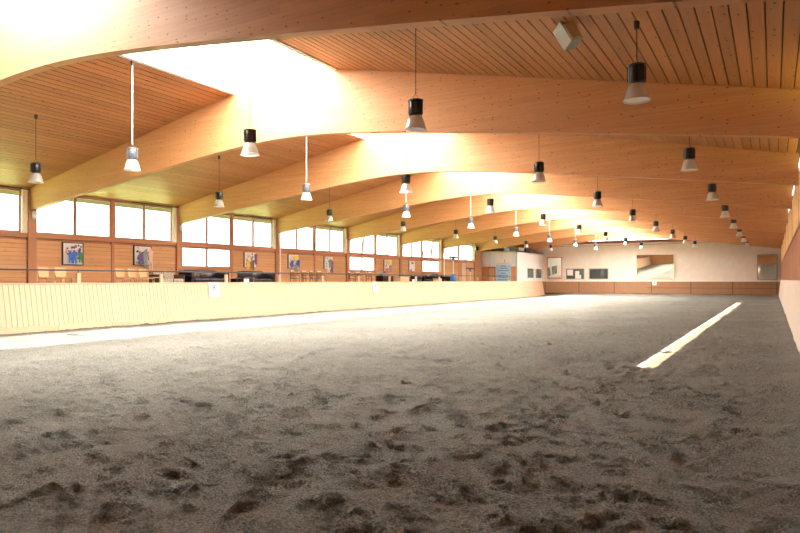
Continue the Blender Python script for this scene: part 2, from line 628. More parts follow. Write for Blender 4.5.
# unseen ridge cover, added to darken the near sand; far end closed too
bk.box(SK0, SK1, YB - 0.2, 3.8, 6.95, 7.2)
bk.box(SK0, SK1, 63.3, YF + 0.2, 6.95, 7.2)
bk.build('roof_backing', M['backing'], ceiling)
BW = 0.22
bm_ = MB().bbox(-BW / 2 + 0.010, BW / 2 - 0.010, 0.1, BAY - 0.1, -0.022, 0.012, 0.006)
board_me = bm_.mesh('board', M['ceiling'])
stuff = MB()
singles = 0
rows = []
xx = XR - 0.06 - BW / 2
while xx > SK1 + BW / 2 - 0.03:
    rows.append((xx, +1))
    xx -= BW * math.cos(slope)
xx = XL + BW / 2 + 0.02
while xx < SK0 - BW / 2 + 0.03:
    rows.append((xx, -1))
    xx += BW * math.cos(slope)
for k in range(-1, 10):
    y0 = 0.2 + BAY * k
    for x, s in rows:
        z = ceil_z(x)
        if 1 <= k <= 3 and singles < 300:
            place(board_me, 'board', ceiling, (x, y0, z), (0, s * slope, 0))
            singles += 1
        else:
            mat = Matrix.Translation((x, y0, z)) @ Matrix.Rotation(s * slope, 4, 'Y')
            L = BAY - 0.1 if k < 9 else YF - y0
            stuff.box(-BW / 2 + 0.010, BW / 2 - 0.010, 0.1, L, -0.022, 0.012, mat)
so = stuff.build('ceiling_boards', M['ceiling'], ceiling)
so['kind'] = 'stuff'
print('ceiling singles', singles, 'rows', len(rows))

# ------------------------------------------------------------------ roof beams
nseg = 60
bx = [XL + (XR - XL) * i / nseg for i in range(nseg + 1)]
poly = [(x - CX, beam_z(x)) for x in bx]
top = [(XR - CX, ceil_z(XR)), (SK1 - CX, ceil_z(SK1) + 0.02), (CX - CX, 7.36), (SK0 - CX, ceil_z(SK0) + 0.02), (XL - CX, ceil_z(XL))]
bmb = MB()
# strip faces so the curved underside stays clean
T2 = 0.1
n = nseg + 1


def top_z(x):
    return min(ceil_z(x) + 0.02, 7.36)


vs = []
for i, x in enumerate(bx):
    zb, zt = beam_z(x), top_z(x)
    vs += [(x - CX, -T2, zb), (x - CX, T2, zb), (x - CX, T2, zt), (x - CX, -T2, zt)]
fs = []
for i in range(nseg):
    a, b = 4 * i, 4 * (i + 1)
    for j in range(4):
        fs.append((a + j, a + (j + 1) % 4, b + (j + 1) % 4, b + j))
fs += [(0, 1, 2, 3), tuple(4 * nseg + j for j in range(4))[::-1]]
bmb.add(vs, fs)
beam_me = bmb.mesh('roof_beam', M['beam'])
for i, y in enumerate(BEAM_Y):
    o = place(beam_me, 'roof_beam', None, (CX, y, 0))
    if i == 0:
        lab = 'laminated timber roof beam overhead behind the camera end of the hall'
    else:
        lab = ['pale laminated roof beam sweeping across the top of the picture, curved underside',
               'laminated roof beam glowing white under the first big rooflight',
               'laminated roof beam, third across the hall', 'laminated roof beam, fourth across the hall',
               'laminated roof beam, fifth across the hall', 'laminated roof beam, sixth across the hall',
               'laminated roof beam, seventh across the hall', 'laminated roof beam, eighth across the hall',
               'last laminated roof beam, just before the white far wall'][i - 1]
    tag(o, lab, 'roof beam', 'curved laminated roof beams', 'structure')

# ------------------------------------------------------------------ rooflights along the ridge (window_1 ...)
wn = 0


def window(label):
    global wn
    wn += 1
    return thing('window_%d' % wn, label, None, kind='structure')


ZS = ceil_z(SK0)
ZS1 = ceil_z(SK1)
for k in range(9):
    y0, y1 = BEAM_Y[k] + T2 + (3.6 if k == 0 else 0), BEAM_Y[k + 1] - T2
    w = window('milky white ridge rooflight, %s bay along the hall' % ORD[k])
    fr = MB()
    cb = 0.38
    fr.box(SK0, SK0 + 0.05, y0 - 0.1, y1 + 0.1, ZS - 0.03, ZS + cb)
    fr.box(SK1 - 0.05, SK1, y0 - 0.1, y1 + 0.1, ZS1 - 0.03, ZS + cb)
    fr.box(SK0 - 0.10, SK0 + 0.05, y0 - 0.1, y1 + 0.1, ZS - 0.07, ZS - 0.03)
    fr.box(SK1 - 0.05, SK1 + 0.10, y0 - 0.1, y1 + 0.1, ZS1 - 0.07, ZS1 - 0.03)
    fr.build('curb', M['white'], w)
    nb = 4
    rz = ZS + cb + 0.42
    zc = ZS + cb
    for s, xe in ((-1, SK0), (1, SK1)):
        for j in range(nb):
            ya, yb = y0 - 0.1 + (y1 - y0 + 0.2) * j / nb, y0 - 0.1 + (y1 - y0 + 0.2) * (j + 1) / nb
            p = MB()
            p.add([(xe, ya, zc), (CX - 0.17, ya, rz), (CX - 0.17, yb, rz), (xe, yb, zc)], [(0, 1, 2, 3)])
            p.build('pane', M['rooflight'], w)
    for j in range(nb + 1):
        yy = y0 - 0.1 + (y1 - y0 + 0.2) * j / nb
        q = MB()
        q.tube([(SK0, yy, zc + 0.01), (CX - 0.17, yy, rz + 0.01), (SK1, yy, zc + 0.01)], 0.022, 4)
        q.build('glazing_bar', M['white'], w)

# ------------------------------------------------------------------ window wall on the left
wl = thing('wall_left', 'timber and glass side wall behind the gallery', None, kind='structure')
sh = MB()
sh.box(XL - 0.16, XL - 0.05, YB, YF, -0.6, 2.05)          # outer skin under the windows
lower = {(2, 0), (4, 0), (5, 1)}                            # half bays with a second, lower window
halfs = [(k, h) for k in range(-1, 7) for h in (0, 1)]
for k, h in halfs:
    y0 = 7.2 + BAY * k + 3.5 * h
    if (k, h) not in lower:
        sh.box(XL - 0.16, XL - 0.05, y0, y0 + 3.5, 2.05, 3.12)
sh.box(XL - 0.16, XL - 0.02, 56.2, YF, 2.05, 5.1)
sh.box(XL - 0.16, XL - 0.02, YB, 0.2, 2.05, 5.0)
sh.build('outer_skin', M['frame'], wl)
# horizontal boards, each one a plank
bh = 0.158
plank_me = MB().bbox(-0.045, 0.0, 0.06, 3.44, 0.006, bh - 0.006, 0.006).mesh('plank', M['wall_wood'])
for k, h in halfs:
    y0 = 7.2 + BAY * k + 3.5 * h
    ztop = 2.0 if (k, h) in lower else 3.08
    if k == 6 and h == 1:
        continue
    z = GZ
    while z + bh < ztop + 0.05:
        if k >= 0:
            place(plank_me, 'plank', wl, (XL, y0, z))
        z += bh
for k in range(-1, 9):
    y = 7.2 + BAY * k
    MB().bbox(XL - 0.1, XL + 0.12, y - 0.16, y + 0.16, -0.2, 4.9, 0.01).build('post', M['frame'], wl)
    if k < 8:
        MB().bbox(XL - 0.08, XL + 0.03, y + 3.5 - 0.07, y + 3.5 + 0.07, GZ, 4.93, 0.008).build('post', M['frame'], wl)
    if k >= 0:
        MB().bbox(XL + 0.0, XL + 0.10, y - 0.36, y - 0.17, 3.24, 4.93, 0.008).build('cover_strip', M['cream'], wl)
MB().bbox(XL - 0.12, XL + 0.06, YB, 63.2, 3.08, 3.25, 0.01).build('sill_rail', M['frame'], wl)
MB().bbox(XL - 0.12, XL + 0.04, YB, 63.2, 4.86, 5.0, 0.01).build('head_rail', M['frame'], wl)
op = MB()
for k in range(0, 8):
    y = 7.2 + BAY * k
    op.tube([(XL + 0.14, y - 2.6, 4.88), (XL + 0.14, y - 0.15, 4.88)], 0.022, 6)
op.build('opener_rod', M['rail'], wl)


def pane_window(y0, y1, z0, z1, label, tilt=()):
    """two sashes side by side between y0 and y1"""
    w = window(label)
    g = 0.03
    fr = MB()
    fr.box(XL - 0.07, XL + 0.01, y0, y0 + g, z0, z1)
    fr.box(XL - 0.07, XL + 0.01, y1 - g, y1, z0, z1)
    fr.box(XL - 0.07, XL + 0.01, y0, y1, z1 - g, z1)
    fr.box(XL - 0.07, XL + 0.01, y0, y1, z0, z0 + g)
    ym = (y0 + y1) / 2
    fr.box(XL - 0.07, XL + 0.01, ym - 0.02, ym + 0.02, z0, z1)
    fr.build('window_frame', M['frame'], w)
    for j, (a, b) in enumerate(((y0 + g, ym - 0.02), (ym + 0.02, y1 - g))):
        s = MB()
        t = 0.035
        H = z1 - z0 - 2 * g
        s.box(-0.03, 0.02, 0, b - a, 0, t)
        s.box(-0.03, 0.02, 0, b - a, H - t, H)
        s.box(-0.03, 0.02, 0, t, 0, H)
        s.box(-0.03, 0.02, b - a - t, b - a, 0, H)
        so_ = s.build('sash', M['frame'], w, (XL - 0.02, a, z0 + g))
        MB().add([(0, t, t), (0, b - a - t, t), (0, b - a - t, H - t), (0, t, H - t)], [(0, 1, 2, 3)]).build('pane', M['glass'], so_)
        if j in tilt:
            so_.rotation_euler = (0, math.radians(9), 0)
    return w


tilts = {(4, 0): (0, 1), (5, 1): (0, 1), (5, 0): (), (6, 0): ()}
nth = 0
for k, h in halfs:
    y0 = 7.2 + BAY * k + 3.5 * h
    if k < -0.5:
        continue
    nth += 1
    a = y0 + (0.17 if h == 0 else 0.07)
    b = y0 + 3.5 - (0.07 if h == 0 else 0.37)
    state = 'tilted open, ' if (k, h) in tilts and tilts[(k, h)] else ''
    pane_window(a, b, 3.25, 4.86, 'high two-pane timber window above the gallery, %spair %d from the camera end' % (state, nth),
                tilts.get((k, h), ()))
    if (k, h) in lower:
        pane_window(a, b, 2.1, 3.08, 'low two-pane timber window %s' %
                    {2: 'behind the black leather sofa', 4: 'behind the iron café chairs', 5: 'behind the black armchairs and blue blanket'}[k])
        MB().bbox(XL - 0.1, XL + 0.08, a, b, 2.0, 2.1, 0.01).build('low_sill', M['frame'], wl)
# oval lamp boxes on the posts
fx = None
for i in range(0, 7):
    y = 14.2 + BAY * (i - 0)
    if y > 60:
        break
    if fx is None:
        fx = thing('wall_sounder', '', 'wall fixture', (XL + 0.13, y + 0.02, 3.95), group='oval fixtures on the window posts')
        MB().bbox(0, 0.05, -0.09, 0.09, -0.2, 0.2, 0.02).build('back_plate', M['grey'], fx)
        mb = MB()
        mb.lathe([(0.0, 0.05), (0.03, 0.048), (0.06, 0.035), (0.075, 0.015), (0.075, 0.0)], 16)
        mb.v = [(0.05 + z * 1.4, x, y_ * 1.9) for x, y_, z in mb.v]
        mb.build('cover', M['white'], fx, smooth=True)
        c = fx
    else:
        c = copy_tree(fx)
        c.location = (XL + 0.13, y + 0.02, 3.95)
    tag(c, 'small grey and white oval fixture on the %s window post' % ORD[i])
# white downpipes on two posts
for y, lab in ((28.2 - 0.06, 'white vertical pipe on the post past the first black leather sofas'),
               (49.2 - 0.06, 'white vertical pipe on the post beside the gas heater')):
    t = thing('drain_pipe', lab, 'pipe', (XL + 0.30, y, GZ))
    MB().tube([(0, 0, 0.0), (0, 0, 3.02)], 0.045, 10).build('pipe', M['pipe_sun_cable'], t, smooth=True)
    for z in (0.5, 1.9, 3.3):
        MB().box(-0.17, 0.0, -0.06, 0.06, z, z + 0.04).build('bracket', M['grey'], t)

# door in the last bay of the gallery wall
dr = thing('door_1', 'timber door in the gallery wall beside the heaters', None, kind='structure')
dr.location = (XL, 52.9, GZ)
MB().box(-0.05, 0.0, -0.1, 3.4, 0, 1.98).build('panel', M['wall_wood'], dr)
f_ = MB()
f_.box(0, 0.06, 0.2, 0.3, 0, 2.02)
f_.box(0, 0.06, 1.3, 1.4, 0, 2.02)
f_.box(0, 0.06, 0.2, 1.4, 1.95, 2.05)
f_.build('door_frame', M['frame'], dr)
MB().bbox(0.0, 0.04, 0.3, 1.3, 0.02, 1.95, 0.008).build('door_leaf', M['door_tan'], dr)
MB().tube([(0.04, 1.2, 1.0), (0.09, 1.2, 1.0), (0.09, 1.08, 1.0)], 0.012, 6).build('door_handle', M['chrome'], dr)

# ------------------------------------------------------------------ right wall with its high window strip
wr = thing('wall_right', 'right side wall, pale boards over red brown boards', None, kind='structure')
s = MB()
s.box(XR + 0.03, XR + 0.2, YB, YF, -0.6, 4.42)
s.box(XR + 0.03, XR + 0.2, YB, 11.55, 4.42, ceil_z(XR) + 0.1)
s.box(XR + 0.03, XR + 0.2, 46.9, YF, 4.42, ceil_z(XR) + 0.1)
s.build('outer_skin', M['backing'], wr)
SPLIT = 2.95
up = MB().bbox(-0.03, 0.0, 0.006, 0.214, SPLIT + 0.02, 4.42, 0.005).mesh('board', M['right_up'])
lo = MB().bbox(-0.03, 0.0, 0.006, 0.214, 0.0, SPLIT - 0.02, 0.005).mesh('board', M['right_low'])
us, ls = MB(), MB()
y = YB
while y < YF:
    if 13 < y < 40:
        place(up, 'board', wr, (XR + 0.03, y, 0))
        place(lo, 'board', wr, (XR + 0.03, y, 0))
    else:
        us.box(XR, XR + 0.03, y + 0.006, y + 0.214, SPLIT + 0.02, 4.42)
        ls.box(XR, XR + 0.03, y + 0.006, y + 0.214, 0.0, SPLIT - 0.02)
    y += 0.22
us.build('upper_boards', M['right_up'], wr)['kind'] = 'stuff'
ls.build('lower_boards', M['right_low'], wr)['kind'] = 'stuff'
MB().box(XR - 0.03, XR + 0.03, YB, YF, SPLIT - 0.03, SPLIT + 0.03).build('ledge', M['frame'], wr)
for y in BEAM_Y:
    MB().bbox(XR - 0.01, XR + 0.04, y - 0.12, y + 0.12, 1.5, 4.2, 0.008).build('post', M['beam'], wr)
w = window('narrow high window strip at the top of the right wall')
f_ = MB()
f_.box(XR + 0.06, XR + 0.12, 11.55, 46.9, 4.42, 4.5)
f_.build('window_frame', M['frame'], w)
for j in range(11):
    yy = 10.7 + 3.5 * j
    if 11.6 < yy < 46.8:
        MB().box(XR + 0.07, XR + 0.11, yy - 0.02, yy + 0.02, 4.45, 5.02).build('mullion', M['frame'], w)
    ya, yb = max(11.55, yy), min(46.9, yy + 3.5)
    if yb > ya:
        MB().add([(XR + 0.09, ya, 4.46), (XR + 0.09, yb, 4.46), (XR + 0.09, yb, 5.02), (XR + 0.09, ya, 5.02)], [(0, 1, 2, 3)]).build('pane', M['tinted'], w)

# ------------------------------------------------------------------ far wall
wf = thing('wall_far', 'white boarded gable wall at the far end', None, kind='structure')
z = 1.2
while z < 5.15:
    z1 = min(z + 0.24, 5.17)
    MB().bbox(-23.9, XR + 0.1, YF, YF + 0.05, z + 0.004, z1 - 0.004, 0.004).build('plank', M['white_board'], wf)
    z += 0.24
MB().box(-24.1, XR + 0.2, YF + 0.05, YF + 0.2, -0.6, 5.2).build('outer_skin', M['white'], wf)
gx0, gx1 = -17.3, -5.6
MB().bbox(-23.9, XR + 0.1, YF - 0.12, YF + 0.15, 5.12, 5.36, 0.01).build('gable_beam', M['beam_red'], wf)
g = MB()      # boarded gable flanks beside the glazing
g.prism([(-24.1, 5.2), (gx0, 5.2), (gx0, ceil_z(gx0) + 0.2), (-24.1, ceil_z(-24.1) + 0.2)], YF, YF + 0.15)
g.prism([(gx1, 5.2), (XR + 0.2, 5.2), (XR + 0.2, ceil_z(XR + .2) + 0.2), (gx1, ceil_z(gx1) + 0.2)], YF, YF + 0.15)
g.build('gable_panel', M['wall_wood'], wf)
w = window('strip of gable glazing under the roof at the far end')
xs_ = [gx0 + (gx1 - gx0) * i / 8 for i in range(9)]
for i in range(9):
    MB().box(xs_[i] - 0.04, xs_[i] + 0.04, YF, YF + 0.1, 5.34, min(ceil_z(xs_[i]), 7.0) + 0.05).build('mullion', M['frame'], w)
    if i < 8:
        a, b = xs_[i], xs_[i + 1]
        MB().add([(a, YF + .05, 5.34), (b, YF + .05, 5.34), (b, YF + .05, min(ceil_z(b), 7.0) + .05), (a, YF + .05, min(ceil_z(a), 7.0) + .05)],
                 [(0, 1, 2, 3)]).build('pane', M['glass'], w)


def mirror(x0, x1, z0, z1, tilt, label, frame_mat, turn=0):
    t = thing('arena_mirror', label, 'mirror', ((x0 + x1) / 2, YF - 0.03, z0), group='mirrors on the far wall')
    hw, H, b = (x1 - x0) / 2, z1 - z0, 0.09
    rot = Matrix.Translation((0, -0.05, 0)) @ Matrix.Rotation(math.radians(turn), 4, 'Z') @ Matrix.Rotation(math.radians(tilt), 4, 'X')
    f = MB()
    f.box(-hw, hw, -0.03, 0.03, 0, b, rot)
    f.box(-hw, hw, -0.03, 0.03, H - b, H, rot)
    f.box(-hw, -hw + b, -0.03, 0.03, 0, H, rot)
    f.box(hw - b, hw, -0.03, 0.03, 0, H, rot)
    f.build('mirror_frame', frame_mat, t)
    MB().box(-hw + b, hw - b, -0.012, 0.005, b, H - b, rot).build('mirror_glass', M['mirror'], t)
    for sx in (-1, 1):
        MB().tube([rot @ Vector((sx * hw * 0.7, 0.02, H - 0.15)), (sx * hw * 0.7, 0.05, H - 0.15)], 0.015, 6).build('strut', M['rail'], t)
    return t


def fx_at(px, Y=YF):
    """lateral position on the far wall of a thing seen px pixels from the left edge"""
    u = (px - 400) / 646.0
    return Y * (0.866 * u - 0.5) / (0.866 + 0.5 * u)


mirror(fx_at(547.5), fx_at(562.5), 1.62, 3.85, 3, 'upright framed mirror in the left corner of the white far wall', M['frame'])
mirror(fx_at(636), fx_at(675), 1.5, 4.0, 2, 'large wide mirror in the middle of the white far wall', M['cream'])
mirror(fx_at(757), fx_at(777.5), 1.5, 3.75, 1.8, 'tall mirror at the right end of the far wall showing the sand', M['grey'])


def dark_window(xa, xb, label):
    w = window(label)
    f = MB()
    z0, z1 = 1.55, 2.65
    f.box(xa, xb, YF - 0.04, YF + 0.02, z0, z0 + 0.07)
    f.box(xa, xb, YF - 0.04, YF + 0.02, z1 - 0.07, z1)
    f.box(xa, xa + 0.07, YF - 0.04, YF + 0.02, z0, z1)
    f.box(xb - 0.07, xb, YF - 0.04, YF + 0.02, z0, z1)
    f.build('window_frame', M['grey'], w)
    MB().box(xa + 0.07, xb - 0.07, YF - 0.015, YF - 0.005, z0 + 0.07, z1 - 0.07).build('pane', M['dark_glass'], w)
    return w


w = dark_window(fx_at(566), fx_at(584.5), 'dark window with white things inside, left one in the white far wall')
xa = fx_at(566)
for dx, ww, z0, z1 in ((0.13, 0.6, 1.95, 2.55), (0.95, 0.42, 1.62, 2.4), (1.35, 0.2, 1.62, 2.0)):
    MB().box(xa + dx, xa + dx + ww, YF - 0.022, YF - 0.016, z0, z1).build('blind', M['white'], w)
dark_window(fx_at(589), fx_at(608.5), 'dark reflecting window in the white far wall, next to the large mirror')

# ------------------------------------------------------------------ wall behind the camera
wb = thing('wall_back', 'boarded wall closing the near end of the hall', None, kind='structure')
b = MB()
b.prism([(-24.1, -0.6), (XR + 0.2, -0.6), (XR + 0.2, 5.1), (CX, 7.6), (-24.1, 5.1)], YB - 0.2, YB)
b.build('boarding', M['wall_wood'], wb)

# ------------------------------------------------------------------ kickboards
# left: leaning boards
kl = thing('wall_kickboard_left', 'long pale leaning kickboard below the gallery', None, kind='structure')
lean = math.atan2(KX_BASE - KX_TOP, KZ)
Lb = math.hypot(KX_BASE - KX_TOP, KZ)
PW = 0.17
me = MB().bbox(-0.03, 0.0, 0.007, PW - 0.007, 0, Lb, 0.006).mesh('board', M['kick'])
ks = MB()
rot = Matrix.Translation((KX_BASE, 0, 0)) @ Matrix.Rotation(-lean, 4, 'Y')
y, cnt = YB, 0
YKE = 57.9
while y < YF - 0.1:
    if y > 9.0 and cnt < 300:
        place(me, 'board', kl, (KX_BASE, y, 0), (0, -lean, 0))
        cnt += 1
    else:
        ks.box(-0.03, 0.0, y + 0.007, y + PW - 0.007, 0, Lb, rot)
    y += PW
ks.build('distant_boards', M['kick'], kl)['kind'] = 'stuff'
MB().box(-0.06, -0.035, YB, YF, 0, Lb - 0.01, rot).build('backing', M['kick_cap'], kl)
MB().bbox(-0.10, 0.03, YB, YF, Lb, Lb + 0.045, 0.008, rot).build('cap', M['kick_cap'], kl)
y = YB
i = 0
while y < YF:
    MB().bbox(KX_BASE - 0.1, KX_BASE + 0.12, y + 0.004, y + 1.996, -0.4, 0.0, 0.015).build('base_plank', M['kick_cap'], kl)
    y += 2.0
for j in range(20):
    yy = 0.2 + 3.5 * j
    MB().box(0.0, 0.012, yy - 0.05, yy + 0.05, 0, Lb, rot).build('cover_strip', M['kick_cap'], kl)

# far: brown boards with a middle rail
kf = thing('wall_kickboard_far', 'brown kickboard across the far end of the sand', None, kind='structure')
ks = MB()
x = KX_BASE
YK = YF - 0.5
i = 0
while x < 0.5:
    ks.box(x + 0.005, x + 0.165, YK - 0.03, YK, 0.20, KZ)
    x += 0.17
ks.build('boards', M['kick_far'], kf)['kind'] = 'stuff'
MB().box(KX_BASE - .4, 0.6, YK, YK + 0.05, -0.2, KZ).build('backing', M['kick_far'], kf)
MB().box(KX_BASE, 0.5, YK - 0.06, YK - 0.02, 0.0, 0.18).build('base_gap', M['darkgap'], kf)  # dark strip colours in the shaded gap under the boards
MB().bbox(KX_BASE - .45, 0.6, YK - 0.05, YF, KZ, KZ + 0.07, 0.01).build('ledge', M['white'], kf)
for k in range(7):
    xx = KX_BASE + 0.1 + 3.45 * k
    MB().box(xx - 0.03, xx + 0.03, YK - 0.045, YK - 0.028, 0.2, KZ).build('cover_strip', M['darkgap'], kf)
MB().box(KX_BASE + 10, 0.4, YK - 0.036, YK - 0.029, 0.72, 0.75).build('middle_groove', M['darkgap'], kf)

# right: pale boards
kr = thing('wall_kickboard_right', 'pale kickboard along the right wall', None, kind='structure')
ks = MB()
lr = math.atan2(0.14, 1.44)
rr = Matrix.Translation((0.42, 0, 0)) @ Matrix.Rotation(lr, 4, 'Y')
y, cnt = YB, 0
me = MB().bbox(0.0, 0.03, 0.007, PW - 0.007, -0.1, 1.44, 0.006).mesh('board', M['kick_right'])
while y < YF - 0.5:
    if 13 < y < 40:
        place(me, 'board', kr, (0.42, y, 0), (0, lr, 0))
    else:
        ks.box(0.0, 0.03, y + 0.007, y + PW - 0.007, -0.1, 1.44, rr)
    y += PW
ks.build('distant_boards', M['kick_right'], kr)['kind'] = 'stuff'
MB().box(0.03, 0.05, YB, YF, -0.2, 1.43, rr).build('backing', M['kick_right'], kr)
MB().bbox(-0.02, 0.12, YB, YF - 0.4, 1.44, 1.475, 0.006, rr).build('cap', M['kick_right'], kr)

# ------------------------------------------------------------------ gallery railing
YKE = 57.9
rl = thing('gallery_railing', 'dark steel handrail on short pale posts along the gallery edge', 'railing', (KX_TOP - 0.14, 0, 0))
for j in range(2, 18):
    yy = 0.2 + 3.5 * j - 0.35
    MB().bbox(-0.045, 0.045, yy - 0.07, yy + 0.07, GZ, 1.72, 0.01).build('post', M['kick'], rl)
    MB().tube([(0, yy, 1.72), (0, yy, 1.80)], 0.015, 6).build('bracket', M['rail'], rl)
MB().tube([(0, YB + 0.1, 1.82), (0, YKE - 0.05, 1.82)], 0.026, 8).build('handrail', M['rail'], rl, smooth=True)


# ------------------------------------------------------------------ arena letters
def letter_obj(ch, size, mat, parent, loc, rot):
    cu = bpy.data.curves.new('letter', 'FONT')
    cu.body = ch
    cu.size = size
    cu.extrude = 0.003
    cu.align_x, cu.align_y = 'CENTER', 'CENTER'
    tmp = bpy.data.objects.new('tmp', cu)
    COL.objects.link(tmp)
    dg = bpy.context.evaluated_depsgraph_get()
    me_ = bpy.data.meshes.new_from_object(tmp.evaluated_get(dg))
    bpy.data.objects.remove(tmp)
    me_.materials.clear()
    me_.materials.append(mat)
    return place(me_, 'letter', parent, loc, rot)


def placard(ch, y, label, w=0.5, h=0.62):
    t = thing('letter_sign', label, 'sign', (KX_TOP + 0.02, y, KZ + 0.03))
    t.rotation_euler = (0, -lean, 0)
    MB().bbox(0.02, 0.035, -w / 2, w / 2, -h, 0, 0.006).build('plate', M['paper'], t)
    letter_obj(ch, 0.36, M['ink'], t, (0.038, 0, -0.22), (math.radians(90), 0, math.radians(90)))


placard('R', at_x(212.5, KX_TOP), 'white arena letter placard R on the pale kickboard under the leather sofa', 0.6)
placard('B', at_x(374, KX_TOP), 'white arena letter placard B on the pale kickboard under the iron chairs', 0.6)
t = thing('letter_sign', 'small white letter sign A below the large mirror', 'sign', (fx_at(654.5, YK), YK - 0.05, 0.98))
MB().bbox(-0.2, 0.2, -0.02, 0.0, 0, 0.36, 0.006).build('plate', M['paper'], t)
letter_obj('A', 0.3, M['ink'], t, (0, -0.024, 0.18), (math.radians(90), 0, 0))
for px, lab in ((246.5, 'small white card standing on the kickboard beside the black side table'),
                (413.5, 'small white card standing on the kickboard in front of the black armchairs')):
    t = thing('place_card', lab, 'card', (KX_TOP, at_x(px, KX_TOP), KZ + 0.06))
    MB().box(-0.01, 0.01, -0.15, 0.15, -0.03, 0.14).build('card', M['paper'], t)
    MB().box(-0.05, 0.05, -0.15, 0.15, -0.035, -0.025).build('foot', M['paper'], t)

# ------------------------------------------------------------------ pendant lamps
LZ = 4.24


def make_lamp(x, case, cable, label, y):
    zc = ceil_z(x) if not SK0 < x < SK1 else 7.9
    t = thing('pendant_lamp', label, 'lamp', (x, y, LZ))
    hz = 0.26
    # flared reflector
    MB().lathe([(0.08, hz - 0.005), (0.10, hz - 0.012), (0.125, 0.215), (0.147, 0.16), (0.163, 0.10), (0.175, 0.045), (0.192, 0.012), (0.205, 0.0),
                (0.207, 0.006), (0.196, 0.018), (0.180, 0.05), (0.168, 0.105), (0.152, 0.165), (0.13, 0.222), (0.10, hz)], 24).build('reflector', M['acrylic'], t, smooth=True)
    MB().lathe([(0.0, 0.035), (0.10, 0.032), (0.178, 0.025)], 24).build('lens', M['white'], t, smooth=True)
    MB().lathe([(0.04, hz - 0.02), (0.085, hz - 0.02), (0.085, hz + 0.03), (0.04, hz + 0.03)], 16).build('collar', M['rail'], t, smooth=True)
    cs = MB()
    cs.lathe([(0.0, hz + 0.02), (0.118, hz + 0.02), (0.125, hz + 0.03), (0.125, hz + 0.27), (0.118, hz + 0.28), (0.0, hz + 0.28)], 20)
    for a in range(10):
        an = a * math.pi / 5
        m = Matrix.Rotation(an, 4, 'Z')
        cs.box(0.12, 0.138, -0.006, 0.006, hz + 0.04, hz + 0.26, m)
    c_ = cs.build('housing', case, t, smooth=True)
    MB().lathe([(0.0, hz + 0.305), (0.10, hz + 0.30), (0.142, hz + 0.29), (0.142, hz + 0.275), (0.0, hz + 0.275)], 20).build('lid', M['sunlit_lid'] if case == M['sunlit_case'] else case, c_, smooth=True)
    MB().tube([(-0.05, 0, hz + 0.30), (-0.04, 0, hz + 0.36), (0, 0, hz + 0.40), (0.04, 0, hz + 0.36), (0.05, 0, hz + 0.30)], 0.006, 6).build('bail', M['rail'], t)
    top = zc - LZ - 0.05
    r = 0.014 if cable == M['pipe_sun_cable'] else 0.008
    cb = MB()
    cb.tube([(0, 0, hz + 0.39), (0, 0, top)], r, 6)
    nk = int((top - hz - 0.39) / 0.22)
    for i in range(1, nk):
        zz = hz + 0.39 + i * 0.22
        cb.lathe([(r, zz), (r * 1.9, zz + 0.012), (r, zz + 0.024)], 6)
    cb.build('cable', cable, t)
    MB().lathe([(0.0, top - 0.09), (0.035, top - 0.09), (0.045, top - 0.02), (0.045, top + 0.05), (0.0, top + 0.05)], 12).build('ceiling_hook', M['black'], t, smooth=True)
    return t


ROWS = [(-1.82, 'black', 'row nearest the right wall'), (-5.7, 'black', 'row second from the right wall'),
        (-10.0, 'black', 'row under the ridge rooflights'),
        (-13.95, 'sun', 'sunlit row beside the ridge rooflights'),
        (-18.1, 'black', 'row nearest the gallery windows')]
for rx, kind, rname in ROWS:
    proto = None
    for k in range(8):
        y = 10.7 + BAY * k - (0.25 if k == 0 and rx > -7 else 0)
        lab = '%s pendant lamp, %s along the %s' % ('sunlit grey cased' if kind == 'sun' else 'black cased', ORD[k], rname)
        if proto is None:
            proto = make_lamp(rx, M['sunlit_case'] if kind == 'sun' else M['black'],
                              M['pipe_sun_cable'] if kind == 'sun' else M['cable_dark'], lab, y)
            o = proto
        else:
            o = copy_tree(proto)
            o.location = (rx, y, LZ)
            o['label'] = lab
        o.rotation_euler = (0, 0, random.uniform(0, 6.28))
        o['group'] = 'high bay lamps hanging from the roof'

# ------------------------------------------------------------------ ceiling loudspeaker
t = thing('ceiling_speaker', 'grey loudspeaker with pale front fixed under the boarded ceiling', 'loudspeaker', (-2.92, 10.56, 5.50))
_r, _f, _u = Vector((.866, .5, 0)), Vector((-.5, .866, 0)), Vector((0, 0, 1))
_z = (-0.42 * _r + 0.85 * _u + 0.25 * _f).normalized()
_n = (0.45 * _r - 0.62 * _f - 0.5 * _u)
_n = (_n - _z * _n.dot(_z)).normalized()
_x = (-_n).cross(_z).normalized()
R_ = Matrix((_x, -_n, _z)).transposed().to_4x4()
MB().bbox(-0.12, 0.12, -0.13, 0.13, -0.20, 0.20, 0.015, R_).build('case', M['grey'], t)
MB().bbox(-0.105, 0.105, -0.15, -0.13, -0.185, 0.12, 0.01, R_).build('grille', M['speaker_front'], t)
MB().tube([(0, 0.03, 0.0), (0.02, 0.06, 0.3)], 0.025, 8).build('bracket', M['black'], t)

# loudspeaker on the gallery window post
t = thing('wall_speaker', 'dark box loudspeaker above the last gallery windows', 'loudspeaker', (XL + 0.2, at_x(474.5, XL + 0.2), 4.22))
MB().bbox(-0.15, 0.25, -0.26, 0.26, 0.0, 0.42, 0.02).build('case', M['grey'], t)
MB().bbox(0.25, 0.27, -0.22, 0.22, 0.04, 0.38, 0.008).build('grille', M['black'], t)


